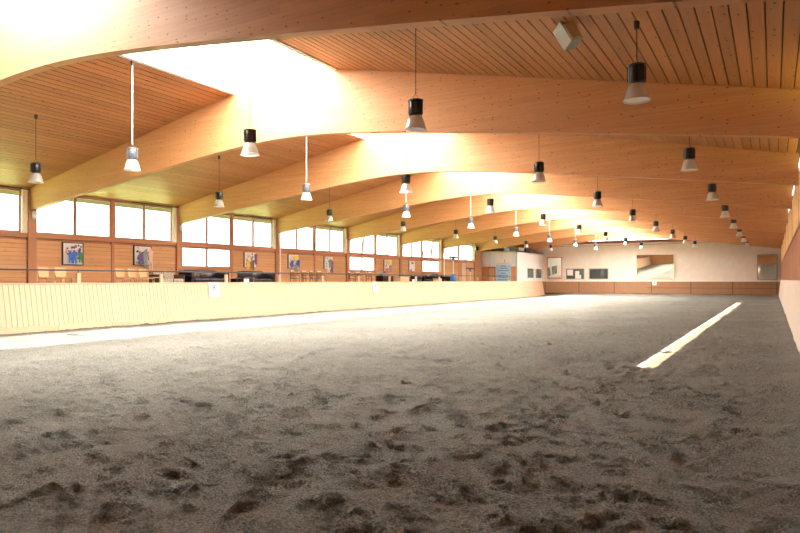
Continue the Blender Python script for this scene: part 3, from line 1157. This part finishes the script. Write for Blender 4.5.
# ------------------------------------------------------------------ relief pictures on the gallery wall
def picture(px0, px1, zt, zb, label, pieces, frame=True, depth=0.05):
    y0, y1 = at_x(px0, XL), at_x(px1, XL)
    W, H = y1 - y0, zt - zb
    t = thing('relief_picture', label, 'picture', (XL + 0.005, y0, zb))
    if frame:
        f = MB()
        b = 0.03
        f.box(0, depth + 0.02, 0, b, 0, H)
        f.box(0, depth + 0.02, W - b, W, 0, H)
        f.box(0, depth + 0.02, 0, W, 0, b)
        f.box(0, depth + 0.02, 0, W, H - b, H)
        f.build('picture_frame', M['art_black'], t)
    else:
        MB().box(0, depth, 0.0, 0.03, 0, H).build('edge_board', M['art_black'], t)
    MB().box(0, depth, 0.03, W - 0.03, 0.03, H - 0.03).build('canvas', M['paper'], t)
    for i, (mat, pts) in enumerate(pieces):
        d0 = depth + 0.002 + 0.003 * i
        n_ = len(pts)
        vs = [(d0, p[0] * W, p[1] * H) for p in pts] + [(d0 + 0.012, p[0] * W, p[1] * H) for p in pts]
        fs = [tuple(range(n_)), tuple(range(2 * n_ - 1, n_ - 1, -1))] + [(a, (a + 1) % n_, (a + 1) % n_ + n_, a + n_) for a in range(n_)]
        MB().add(vs, fs).build('figure', M[mat], t)


def fig(x, z0, z1, w, mat, lean_=0.0):
    """a cut-out figure: shoulders, waist, legs"""
    h = z1 - z0
    return (mat, [(x - .35 * w, z0), (x - .1 * w, z0), (x, z0 + .4 * h), (x + .15 * w, z0), (x + .4 * w, z0), (x + .35 * w + lean_, z0 + .5 * h),
                  (x + .5 * w + lean_, z0 + .85 * h), (x + .15 * w + lean_, z0 + .9 * h), (x + lean_, z1), (x - .2 * w + lean_, z0 + .9 * h),
                  (x - .5 * w + lean_, z0 + .82 * h), (x - .38 * w, z0 + .45 * h)])


random.seed(3)


def dabs(n_, cols, zlo=0.1):
    out = []
    for _ in range(int(n_ * 2.5)):
        x, z, r = random.uniform(.12, .88), random.uniform(zlo, .88), random.uniform(.03, .08)
        k = random.randint(4, 6)
        a0 = random.random() * 6
        out.append((random.choice(cols), [(x + r * math.cos(a0 + 6.283 * i / k), z + r * math.sin(a0 + 6.283 * i / k)) for i in range(k)]))
    return out


picture(61.5, 82.5, 2.98, 2.08, 'framed picture of a blue and a green figure above the beech chairs',
        dabs(16, ['art_grey', 'art_violet', 'art_peach', 'paper'], 0.3) + [fig(.30, .08, .62, .22, 'art_blue'), fig(.48, .06, .66, .26, 'art_blue'), fig(.78, .1, .6, .25, 'art_green')])
picture(133, 150.5, 3.0, 2.13, 'dark framed relief picture whose pale figures step out below the frame',
        dabs(16, ['art_grey', 'art_violet', 'art_green', 'paper', 'art_black']) + [fig(.3, .05, .6, .35, 'art_violet'), fig(.55, -.15, .8, .3, 'art_grey'), fig(.86, -.22, .9, .28, 'art_peach')])
picture(243.5, 255.5, 2.98, 2.15, 'pale relief picture with orange and violet figures above the small black table',
        dabs(12, ['art_grey', 'art_violet', 'art_yellow', 'art_green', 'art_peach']) + [fig(.2, -.16, .5, .25, 'art_yellow'), fig(.5, -.1, .45, .3, 'art_red'), fig(.62, -.2, .5, .2, 'art_green'), fig(.85, .2, .95, .25, 'art_violet')], False)
picture(287.5, 298, 2.98, 2.15, 'relief picture with a large yellow sun above the iron chairs',
        dabs(12, ['art_grey', 'art_violet', 'art_blue', 'paper']) + [('art_yellow', [(.62 + .25 * math.cos(i * .785), .76 + .18 * math.sin(i * .785)) for i in range(8)]), fig(.25, .0, .6, .3, 'art_violet'), fig(.85, .1, .65, .3, 'art_blue'), fig(.6, -.2, .3, .4, 'art_grey')], False)
picture(323.5, 332, 2.98, 2.15, 'grey and white relief picture with long legs hanging below its edge',
        dabs(16, ['art_grey', 'art_black', 'art_peach', 'paper']) + [fig(.3, -.25, .6, .35, 'paper'), fig(.72, -.25, .7, .35, 'art_violet'), fig(.5, .1, .8, .4, 'art_grey')], False)
picture(383.5, 391, 2.98, 2.1, 'relief picture with a yellow head and a red corner above the black chest',
        dabs(10, ['art_grey', 'art_black', 'art_peach', 'paper']) + [('art_yellow', [(.5 + .3 * math.cos(i * .785), .75 + .18 * math.sin(i * .785)) for i in range(8)]), fig(.25, -.2, .3, .5, 'art_red'), fig(.7, -.1, .6, .35, 'art_grey')], False)
picture(408.5, 414.5, 2.98, 2.15, 'small white picture with one grey face above the black armchairs',
        [('art_grey', [(.55 + .22 * math.cos(i * .785), .78 + .1 * math.sin(i * .785)) for i in range(8)]), fig(.3, .0, .2, .3, 'art_grey')], False)


# ------------------------------------------------------------------ furniture on the gallery
def make_chair(label):
    """stacking chair, facing +x: bent ply seat and back on four chrome legs"""
    t = thing('beech_chair', label, 'chair')
    MB().bbox(-0.20, 0.22, -0.21, 0.21, 0.44, 0.46, 0.008).build('seat', M['ply'], t)
    m = Matrix.Translation((-0.22, 0, 0.5)) @ Matrix.Rotation(math.radians(-9), 4, 'Y')
    b = MB()
    n_ = 8
    vs, fs = [], []
    for i in range(n_ + 1):
        a = -1 + 2 * i / n_
        for z, wz in ((0.0, 0.185), (0.17, 0.205), (0.34, 0.20)):
            for d in (0, 0.014):
                vs.append(m @ Vector((d + 0.03 * a * a, a * wz, z)))
    for i in range(n_):
        A, B = i * 6, (i + 1) * 6
        for j in (0, 2):
            fs += [(A + j, B + j, B + j + 2, A + j + 2), (A + j + 1, A + j + 3, B + j + 3, B + j + 1)]
        fs += [(A, A + 1, B + 1, B), (A + 4, B + 4, B + 5, A + 5)]
    fs += [(0, 2, 3, 1), (2, 4, 5, 3), (6 * n_, 6 * n_ + 1, 6 * n_ + 3, 6 * n_ + 2), (6 * n_ + 2, 6 * n_ + 3, 6 * n_ + 5, 6 * n_ + 4)]
    b.add(vs, fs)
    b.build('backrest', M['ply'], t, smooth=True)
    for sy in (-1, 1):
        MB().tube([(0.18, sy * 0.19, 0.44), (0.21, sy * 0.22, 0.0)], 0.012, 8).build('leg', M['chrome'], t)
        MB().tube([(-0.24, sy * 0.17, 0.62), (-0.20, sy * 0.19, 0.44), (-0.25, sy * 0.22, 0.0)], 0.012, 8).build('leg', M['chrome'], t)
    MB().tube([(0.18, -0.19, 0.43), (-0.20, -0.19, 0.43), (-0.20, 0.19, 0.43), (0.18, 0.19, 0.43)], 0.011, 6).build('seat_frame', M['chrome'], t)
    return t


c0 = None
for px, X, rz, lab in ((47.5, -22.4, 0.1, 'pale beech chair with chrome legs, first of the pair below the framed picture'),
                       (63.5, -22.4, -0.05, 'pale beech chair with chrome legs, second of the pair below the framed picture'),
                       (123.5, -22.5, 0.0, 'pale beech chair on chrome legs, first of the trio before the beige sofa'),
                       (135.5, -22.5, 0.0, 'pale beech chair on chrome legs, middle one of the trio'),
                       (146.5, -22.5, 0.08, 'pale beech chair on chrome legs next to the low chrome framed table')):
    if c0 is None:
        c0 = make_chair(lab)
        o = c0
    else:
        o = copy_tree(c0)
        o['label'] = lab
    o.location = (X, at_x(px, X), GZ)
    o.rotation_euler = (0, 0, rz)
    o['group'] = 'beech chairs on the gallery'


def low_table(px, X, w, d, h, top_mat, leg_mat, label):
    t = thing('low_table', label, 'table', (X, at_x(px, X), GZ))
    MB().bbox(-d / 2, d / 2, -w / 2, w / 2, h - 0.03, h, 0.008).build('tabletop', top_mat, t)
    for sx in (-1, 1):
        for sy in (-1, 1):
            MB().tube([(sx * (d / 2 - .04), sy * (w / 2 - .04), h - .03), (sx * (d / 2 - .04), sy * (w / 2 - .04), 0)], 0.016, 6).build('leg', leg_mat, t)
    MB().bbox(-d / 2 + .04, d / 2 - .04, -w / 2 + .04, w / 2 - .04, 0.12, 0.14, 0.004).build('shelf', M['leather'], t)
    return t


low_table(153.7, -21.9, 0.5, 0.5, 0.50, M['ply'], M['chrome'], 'low table with chrome legs between the beech chairs and the beige sofa')


def sofa(label, name, X, y0, y1, h, body, arm_mat, nseat, depth=0.85, arm_w=0.2, seat_h=0.44, extra=None):
    """faces +x, back to the wall"""
    L = y1 - y0
    t = thing(name, label, 'sofa' if nseat > 1 else 'armchair', (X, (y0 + y1) / 2, GZ))
    MB().bbox(-depth / 2, depth / 2, -L / 2 + 0.05, L / 2 - 0.05, 0.08, 0.30, 0.03).build('base', body, t)
    iw = (L - 2 * arm_w) / nseat
    for i in range(nseat):
        a = -L / 2 + arm_w + iw * i
        MB().bbox(-depth / 2 + 0.18, depth / 2 + 0.02, a + 0.01, a + iw - 0.01, 0.29, seat_h, 0.05).build('seat_cushion', body, t, smooth=True)
        m = Matrix.Translation((-depth / 2 + 0.2, 0, seat_h - 0.02)) @ Matrix.Rotation(math.radians(-10), 4, 'Y')
        MB().bbox(-0.16, 0.02, a + 0.01, a + iw - 0.01, 0.0, h - seat_h + 0.01, 0.05, m).build('back_cushion', body, t, smooth=True)
    for s_ in (-1, 1):
        ya = -L / 2 if s_ < 0 else L / 2 - arm_w
        MB().bbox(-depth / 2, depth / 2, ya, ya + arm_w, 0.06, h - 0.12 if arm_mat is body else 0.62, 0.05, None).build('armrest', arm_mat, t, smooth=True)
        for sx in (-1, 1):
            MB().tube([(sx * (depth / 2 - .08), s_ * (L / 2 - .1), 0.08), (sx * (depth / 2 - .08), s_ * (L / 2 - .1), 0.0)], 0.025, 6).build('leg', M['rail'], t)
    MB().bbox(-depth / 2 - 0.04, -depth / 2 + 0.08, -L / 2 + 0.03, L / 2 - 0.03, 0.1, h - 0.04, 0.04).build('back_frame', body, t, smooth=True)
    return t


def yspan(a, b, X):
    return at_x(a, X), at_x(b, X)


y0, y1 = yspan(158, 182, -22.6)
sofa('beige patterned two seat sofa with dark wooden arms', 'fabric_sofa', -22.8, y0, y1, 0.80, M['fabric'], M['iron'], 2, 0.8, 0.08)
y0, y1 = yspan(188, 226, -22.6)
sofa('long black leather sofa in front of the first low window', 'leather_sofa', -22.8, y0, y1, 0.86, M['leather'], M['leather'], 2)
y0, y1 = yspan(246.5, 272, -22.6)
sofa('black leather sofa between the small black table and the white pipe', 'leather_sofa', -22.8, y0, y1, 0.86, M['leather'], M['leather'], 2)
low_table(245.5, -21.7, 0.75, 0.5, 0.50, M['leather'], M['rail'], 'small black side table at the end of the second leather sofa')
t = thing('black_bin', 'small black box bin with pale lid between the two leather sofas', 'bin', (-22.2, at_x(235.5, -22.2), GZ))
MB().bbox(-0.17, 0.17, -0.16, 0.16, 0, 0.46, 0.02).build('body', M['leather'], t)
MB().bbox(-0.18, 0.18, -0.17, 0.17, 0.46, 0.49, 0.008).build('lid', M['cushion'], t)


def make_iron_chair(label):
    t = thing('iron_chair', label, 'chair')
    for sx in (-1, 1):
        for sy in (-1, 1):
            top_ = 0.86 if sx < 0 else 0.45
            MB().tube([(sx * 0.2, sy * 0.19, 0), (sx * 0.18, sy * 0.18, 0.45), (sx * 0.2, sy * 0.18, top_)], 0.013, 6).build('leg', M['iron'], t)
    MB().lathe([(0.0, 0.44), (0.2, 0.44), (0.215, 0.45), (0.2, 0.465), (0.0, 0.465)], 16).build('seat', M['iron'], t, smooth=True)
    b = MB()
    for i in range(5):
        yy = -0.13 + 0.065 * i
        b.tube([(-0.19, yy, 0.46), (-0.2, yy * 1.1, 0.66), (-0.2, yy, 0.85)], 0.007, 5)
    b.tube([(-0.2, -0.18, 0.86), (-0.205, 0, 0.9), (-0.2, 0.18, 0.86)], 0.013, 6)
    b.tube([(-0.2, -0.18, 0.62), (-0.2, 0.18, 0.62)], 0.008, 5)
    b.build('backrest', M['iron'], t)
    MB().bbox(-0.235, -0.16, -0.17, 0.17, 0.84, 0.915, 0.02).build('head_cushion', M['cushion'], t)
    a = MB()
    for sy in (-1, 1):
        a.tube([(-0.2, sy * 0.2, 0.66), (0.0, sy * 0.24, 0.67), (0.18, sy * 0.2, 0.6), (0.19, sy * 0.19, 0.45)], 0.011, 6)
    a.build('armrest', M['iron'], t)
    return t


def make_iron_table(label):
    t = thing('iron_table', label, 'table')
    MB().lathe([(0.0, 0.70), (0.42, 0.70), (0.45, 0.71), (0.45, 0.73), (0.0, 0.735)], 24).build('tabletop', M['iron'], t, smooth=True)
    MB().tube([(0, 0, 0.06), (0, 0, 0.70)], 0.028, 8).build('stem', M['iron'], t)
    for i in range(3):
        a = i * 2.094
        MB().tube([(0, 0, 0.25), (0.14 * math.cos(a), 0.14 * math.sin(a), 0.12), (0.3 * math.cos(a), 0.3 * math.sin(a), 0.01)], 0.016, 6).build('foot', M['iron'], t)
    return t


ic = None
IR = [(295, -22.9, 0.1, 'brown iron café chair with white head cushion, first below the yellow sun picture'),
      (306, -22.9, -0.1, 'brown wrought iron café chair with white head cushion, second of the row of four'),
      (314, -22.9, 0.2, 'brown wrought iron café chair with white head cushion, third of the row of four'),
      (321.5, -22.9, 0.0, 'brown iron café chair with white head cushion, last of the row of four'),
      (352, -23.1, 0.3, 'brown iron café chair under the left pane of the second low window'),
      (359, -23.0, -0.4, 'brown iron café chair crowded under the right pane of the second low window'),
      (369, -22.7, 0.5, 'brown iron café chair standing in the gap just past the second low window'),
      (372, -22.9, -0.2, 'brown iron café chair right beside the black chest')]
for px, X, rz, lab in IR:
    if ic is None:
        ic = make_iron_chair(lab)
        o = ic
    else:
        o = copy_tree(ic)
        o['label'] = lab
    o.location = (X, at_x(px, X), GZ)
    o.rotation_euler = (0, 0, rz)
    o['group'] = 'iron café chairs on the gallery'
it = None
for px, X, lab in ((303, -21.9, 'round brown iron café table before the first iron chairs'),
                   (317, -21.9, 'round brown iron café table before the last of the four iron chairs'),
                   (358, -21.9, 'round brown iron café table in front of the second low window'),):
    if it is None:
        it = make_iron_table(lab)
        o = it
    else:
        o = copy_tree(it)
        o['label'] = lab
    o.location = (X, at_x(px, X), GZ)
    o['group'] = 'iron café tables on the gallery'

# black chest with bottles beside it
y0, y1 = yspan(380.5, 391.5, -22.4)
t = thing('black_chest', 'black chest of drawers below the red cornered picture', 'chest', (-22.5, (y0 + y1) / 2, GZ))
L = y1 - y0
MB().bbox(-0.25, 0.25, -L / 2, L / 2, 0.05, 0.68, 0.02).build('body', M['leather'], t)
for i in range(3):
    d_ = MB().bbox(0.25, 0.27, -L / 2 + 0.03, L / 2 - 0.03, 0.08 + 0.2 * i, 0.26 + 0.2 * i, 0.006).build('drawer', M['black'], t)
    MB().tube([(0.285, -0.1, 0.17 + 0.2 * i), (0.285, 0.1, 0.17 + 0.2 * i)], 0.008, 6).build('handle', M['chrome'], d_)
MB().bbox(-0.22, 0.22, -L / 2 + 0.02, L / 2 - 0.02, 0.0, 0.05, 0.005).build('plinth', M['rail'], t)
t = thing('coffee_machine', 'small dark coffee machine standing on the black chest', 'machine', (-22.5, (y0 + y1) / 2 - 0.25, GZ + 0.68))
MB().bbox(-0.15, 0.12, -0.2, 0.2, 0, 0.26, 0.02).build('body', M['grey'], t)
MB().bbox(0.10, 0.2, -0.12, 0.12, 0.18, 0.26, 0.01).build('spout_head', M['black'], t)
for px, h, mat, lab in ((394, 0.62, 'cushion', 'white thermos canister on a stand beside the black chest'), (397, 0.55, 'leather', 'black canister on a stand beside the white one')):
    t = thing('drink_canister', lab, 'canister', (-22.3, at_x(px, -22.3), GZ))
    MB().lathe([(0.0, 0.0), (0.11, 0.0), (0.11, h - 0.12), (0.06, h - 0.04), (0.06, h), (0.0, h)], 16).build('body', M[mat], t, smooth=True)
    MB().lathe([(0.0, h), (0.045, h), (0.04, h + 0.05), (0.0, h + 0.05)], 12).build('cap', M['rail'], t, smooth=True)

# wooden counter and armchairs further along
t = thing('wooden_counter', 'low pale wooden counter between the black canister and the black armchairs', 'counter', (-21.8, at_x(401.5, -21.8), GZ))
MB().bbox(-0.28, 0.28, -0.6, 0.6, 0.05, 0.58, 0.01).build('body', M['ply'], t)
MB().bbox(-0.31, 0.31, -0.64, 0.64, 0.58, 0.62, 0.008).build('worktop', M['ply'], t)
MB().bbox(-0.25, 0.25, -0.57, 0.57, 0.0, 0.05, 0.005).build('plinth', M['rail'], t)
for _y in (-0.29, 0.29):
    d_ = MB().bbox(0.28, 0.30, _y - 0.27, _y + 0.27, 0.08, 0.56, 0.006).build('door', M['ply'], t)
    MB().tube([(0.315, _y, 0.40), (0.315, _y, 0.50)], 0.008, 6).build('handle', M['chrome'], d_)
for a, b, lab in ((406.5, 419.5, 'wide black armchair below the small white picture'),
                  (421.5, 433.5, 'black armchair below the third low window'),
                  (437, 444, 'black armchair under the blue blanket'),
                  (445, 450.0, 'black armchair just before the blue gas cylinder')):
    y0, y1 = yspan(a, b, -22.4)
    sofa(lab, 'leather_armchair', -22.6, y0, y1, 0.80, M['leather'], M['leather'], 1)
y0, y1 = yspan(437.5, 443.5, -22.4)
t = thing('blue_blanket', 'dark blue blanket thrown over a black armchair', 'blanket', (-22.6, (y0 + y1) / 2, GZ))
bl = MB()
L = y1 - y0
gn = 10
vs, fs = [], []
for i in range(gn + 1):
    for j in range(gn + 1):
        u, v = i / gn, j / gn
        yy = (v - .5) * (L - 0.5)
        if u < 0.35:
            x_, z_ = -0.51, 0.83 - 0.5 * (1 - u / 0.35)
        elif u < 0.6:
            x_, z_ = -0.51 + 0.37 * (u - .35) / .25, 0.84
        else:
            x_, z_ = -0.14 + 0.02 * (u - .6) / .4, 0.84 - 0.34 * (u - .6) / .4
        vs.append((x_ + 0.01 * math.sin(9 * v + 4 * u), yy, z_ + 0.008 * math.sin(11 * v)))
for i in range(gn):
    for j in range(gn):
        a_ = i * (gn + 1) + j
        fs.append((a_, a_ + 1, a_ + gn + 2, a_ + gn + 1))
bl.add(vs, fs)
bo = bl.build('cloth', M['navy'], t, smooth=True)
sm = bo.modifiers.new('thick', 'SOLIDIFY')
sm.thickness = 0.015
t = thing('wooden_box', 'light wooden box in front of the armchair with the blue blanket', 'box', (-21.6, at_x(437.5, -21.6), GZ))
MB().bbox(-0.2, 0.2, -0.3, 0.3, 0, 0.46, 0.01).build('body', M['ply'], t)
MB().bbox(-0.22, 0.22, -0.32, 0.32, 0.46, 0.49, 0.008).build('lid', M['ply'], t)


def heater(px, X, H, bottle, label):
    t = thing('patio_heater', label, 'heater', (X, at_x(px, X), GZ))
    MB().lathe([(0.0, 0.0), (0.27, 0.0), (0.27, 0.05), (0.05, 0.08)], 20).build('foot', M['grey'], t, smooth=True)
    if bottle:
        MB().lathe([(0.0, 0.08), (0.22, 0.08), (0.24, 0.12), (0.24, 0.72), (0.20, 0.82), (0.06, 0.86), (0.0, 0.86)], 20).build('gas_cylinder', M['blue'], t, smooth=True)
    MB().tube([(0, 0, 0.05), (0, 0, H - 0.35)], 0.05 if bottle else 0.035, 10).build('pole', M['white'], t, smooth=True)
    MB().lathe([(0.05, H - 0.36), (0.10, H - 0.33), (0.12, H - 0.08), (0.0, H - 0.06)], 16).build('burner', M['grey'], t, smooth=True)
    MB().lathe([(0.45, H - 0.14), (0.45, H - 0.09), (0.2, H - 0.02), (0.0, H), (0.0, H - 0.05), (0.2, H - 0.09), (0.43, H - 0.14)], 24).build('hood', M['rail'], t, smooth=True)


heater(453.3, -21.7, 2.25, True, 'tall gas patio heater with blue cylinder on the gallery')
heater(470.5, -22.3, 1.45, False, 'shorter patio heater with dark hood near the gallery door')

# ------------------------------------------------------------------ end building on the gallery
eb = thing('wall_end_room', 'white walled room at the far end of the gallery', None, kind='structure')
EY, EX = 57.9, -20.78
ET = 4.2
e = MB()
e.box(EX - 0.12, EX, EY, YF, GZ, 1.62)
e.box(EX - 0.12, EX, EY, YF, 2.68, ET)
wy = []
for a, b in ((527, 534), (535.3, 542)):
    wy.append((at_x(a, EX), at_x(b, EX)))
e.box(EX - 0.12, EX, EY, wy[0][0], 1.62, 2.68)
e.box(EX - 0.12, EX, wy[0][1], wy[1][0], 1.62, 2.68)
e.box(EX - 0.12, EX, wy[1][1], YF, 1.62, 2.68)
e.build('side_panel', M['white'], eb)
MB().box(XL, EX, EY, YF, ET - 0.1, ET).build('roof_slab', M['white'], eb)
e = MB()
e.box(XL, EX, EY, EY + 0.08, 2.75, ET)
e.build('upper_panel', M['coolwhite'], eb)
e = MB()
X0 = lambda px: EY * (0.866 * ((px - 400) / 646) - 0.5) / (0.866 + 0.5 * (px - 400) / 646)
e.box(XL, X0(488), EY, EY + 0.08, GZ, 2.75)
e.box(X0(511), X0(516), EY, EY + 0.08, GZ, 2.75)
e.build('brown_panel', M['wall_wood'], eb)
e = MB()
e.box(X0(495.5), X0(511), EY, EY + 0.08, GZ, 2.75)
e.build('white_panel', M['white'], eb)
MB().box(X0(516), EX, EY - 0.02, EY + 0.1, GZ, 2.75).build('corner_post', M['kick'], eb)
for j in range(9):
    xx = XL + (EX - XL) * j / 8
    MB().box(xx - 0.02, xx + 0.02, EY - 0.012, EY, 2.75, ET).build('cover_strip', M['cream'], eb)
MB().box(XL, EX + 0.02, EY - 0.03, EY, ET - 0.02, ET + 0.03).build('top_edge', M['cream'], eb)
for i, (a, b) in enumerate(wy):
    w = window('grey glazed window in the side of the white end room, %s of two' % ORD[i])
    f = MB()
    f.box(EX - 0.1, EX + 0.02, a, a + 0.08, 1.62, 2.68)
    f.box(EX - 0.1, EX + 0.02, b - 0.08, b, 1.62, 2.68)
    f.box(EX - 0.1, EX + 0.02, a, b, 1.62, 1.69)
    f.box(EX - 0.1, EX + 0.02, a, b, 2.61, 2.68)
    f.build('window_frame', M['white'], w)
    MB().box(EX - 0.06, EX - 0.05, a + .08, b - .08, 1.69, 2.61).build('pane', M['dark_glass'], w)
dr = thing('door_2', 'tan door with brown frame in the front of the white end room', None, kind='structure')
xa, xb = X0(488), X0(495.5)
f = MB()
f.box(xa, xa + 0.08, EY - 0.03, EY + 0.08, GZ, 2.75)
f.box(xb - 0.08, xb, EY - 0.03, EY + 0.08, GZ, 2.75)
f.box(xa, xb, EY - 0.03, EY + 0.08, 2.62, 2.75)
f.build('door_frame', M['frame'], dr)
MB().bbox(xa + .08, xb - .08, EY, EY + 0.05, GZ + 0.02, 2.62, 0.005).build('door_leaf', M['door_tan'], dr)
MB().tube([(xb - 0.16, EY, 2.1), (xb - 0.16, EY - 0.06, 2.1), (xb - 0.28, EY - 0.06, 2.1)], 0.014, 6).build('door_handle', M['chrome'], dr)
# banner and sign
t = thing('information_banner', 'light blue banner with dark lettering beside the tan door', 'banner', (X0(503.5), EY - 0.03, GZ))
bw = (X0(511) - X0(496)) / 2
MB().box(-bw, bw, -0.015, 0.0, 0.15, 1.82).build('cloth', M['skyblue'], t)
random.seed(5)
for i, (z, wd) in enumerate(((1.70, .3), (1.50, .45), (1.27, .7), (1.02, .35), (0.82, .6), (0.60, .65), (0.4, .7))):
    mb = MB()
    x_ = -wd * bw
    while x_ < wd * bw:
        lw = random.uniform(0.05, 0.16)
        mb.box(x_, x_ + lw, -0.019, -0.015, z - 0.025, z + 0.03 + random.uniform(0, .02))
        x_ += lw + 0.035
    mb.build('text_line', M['ink_blue'], t)
t = thing('white_sign', 'white sign with faint red lines above the blue banner', 'sign', (X0(503.5), EY - 0.03, 2.93))
MB().box(-bw, bw, -0.012, 0.0, 0, 1.15).build('board', M['paper'], t)
for z, wd in ((0.08, .85), (.62, .3), (.85, .35)):
    MB().box(-wd * bw, wd * bw * (1 if z < .1 else -.1), -0.016, -0.012, z, z + 0.035).build('text_line', M['ink_red'], t)
MB().box(bw * .15, bw * .2, -0.016, -0.012, 0.2, 0.5).build('text_line', M['ink'], t)
# stored things on the roof of the end room
for i, (x_, y_, w_, d_, h_, mt, lab) in enumerate((
        (-23.0, 58.6, 0.9, 0.7, 0.26, 'black', 'black storage crate on the end room roof by the windows'),
        (-22.0, 58.5, 0.35, 0.5, 0.36, 'skyblue', 'light blue box stored on the end room roof'),
        (-21.3, 59.4, 0.9, 1.6, 0.34, 'grey', 'long dark crate stored on the end room roof'),
        (-21.25, 61.6, 0.8, 1.8, 0.34, 'darkgap', 'dark roll case at the back of the end room roof'))):
    t = thing('storage_crate', lab, 'crate', (x_, y_, ET + 0.035))
    MB().bbox(-w_ / 2, w_ / 2, -d_ / 2, d_ / 2, 0, h_ - 0.04, 0.015).build('body', M[mt], t)
    MB().bbox(-w_ / 2 - .015, w_ / 2 + .015, -d_ / 2 - .015, d_ / 2 + .015, h_ - 0.04, h_, 0.008).build('lid', M[mt], t)
# thin cable under the gable beam
t = thing('wall_cable', 'thin dark cable running across the top of the white far wall', 'cable')
MB().tube([(-20.4, YF - 0.06, 4.95), (-12, YF - 0.06, 4.9), (-2, YF - 0.06, 4.98)], 0.012, 5).build('cable', M['cable_dark'], t)
bpy.context.view_layer.update()
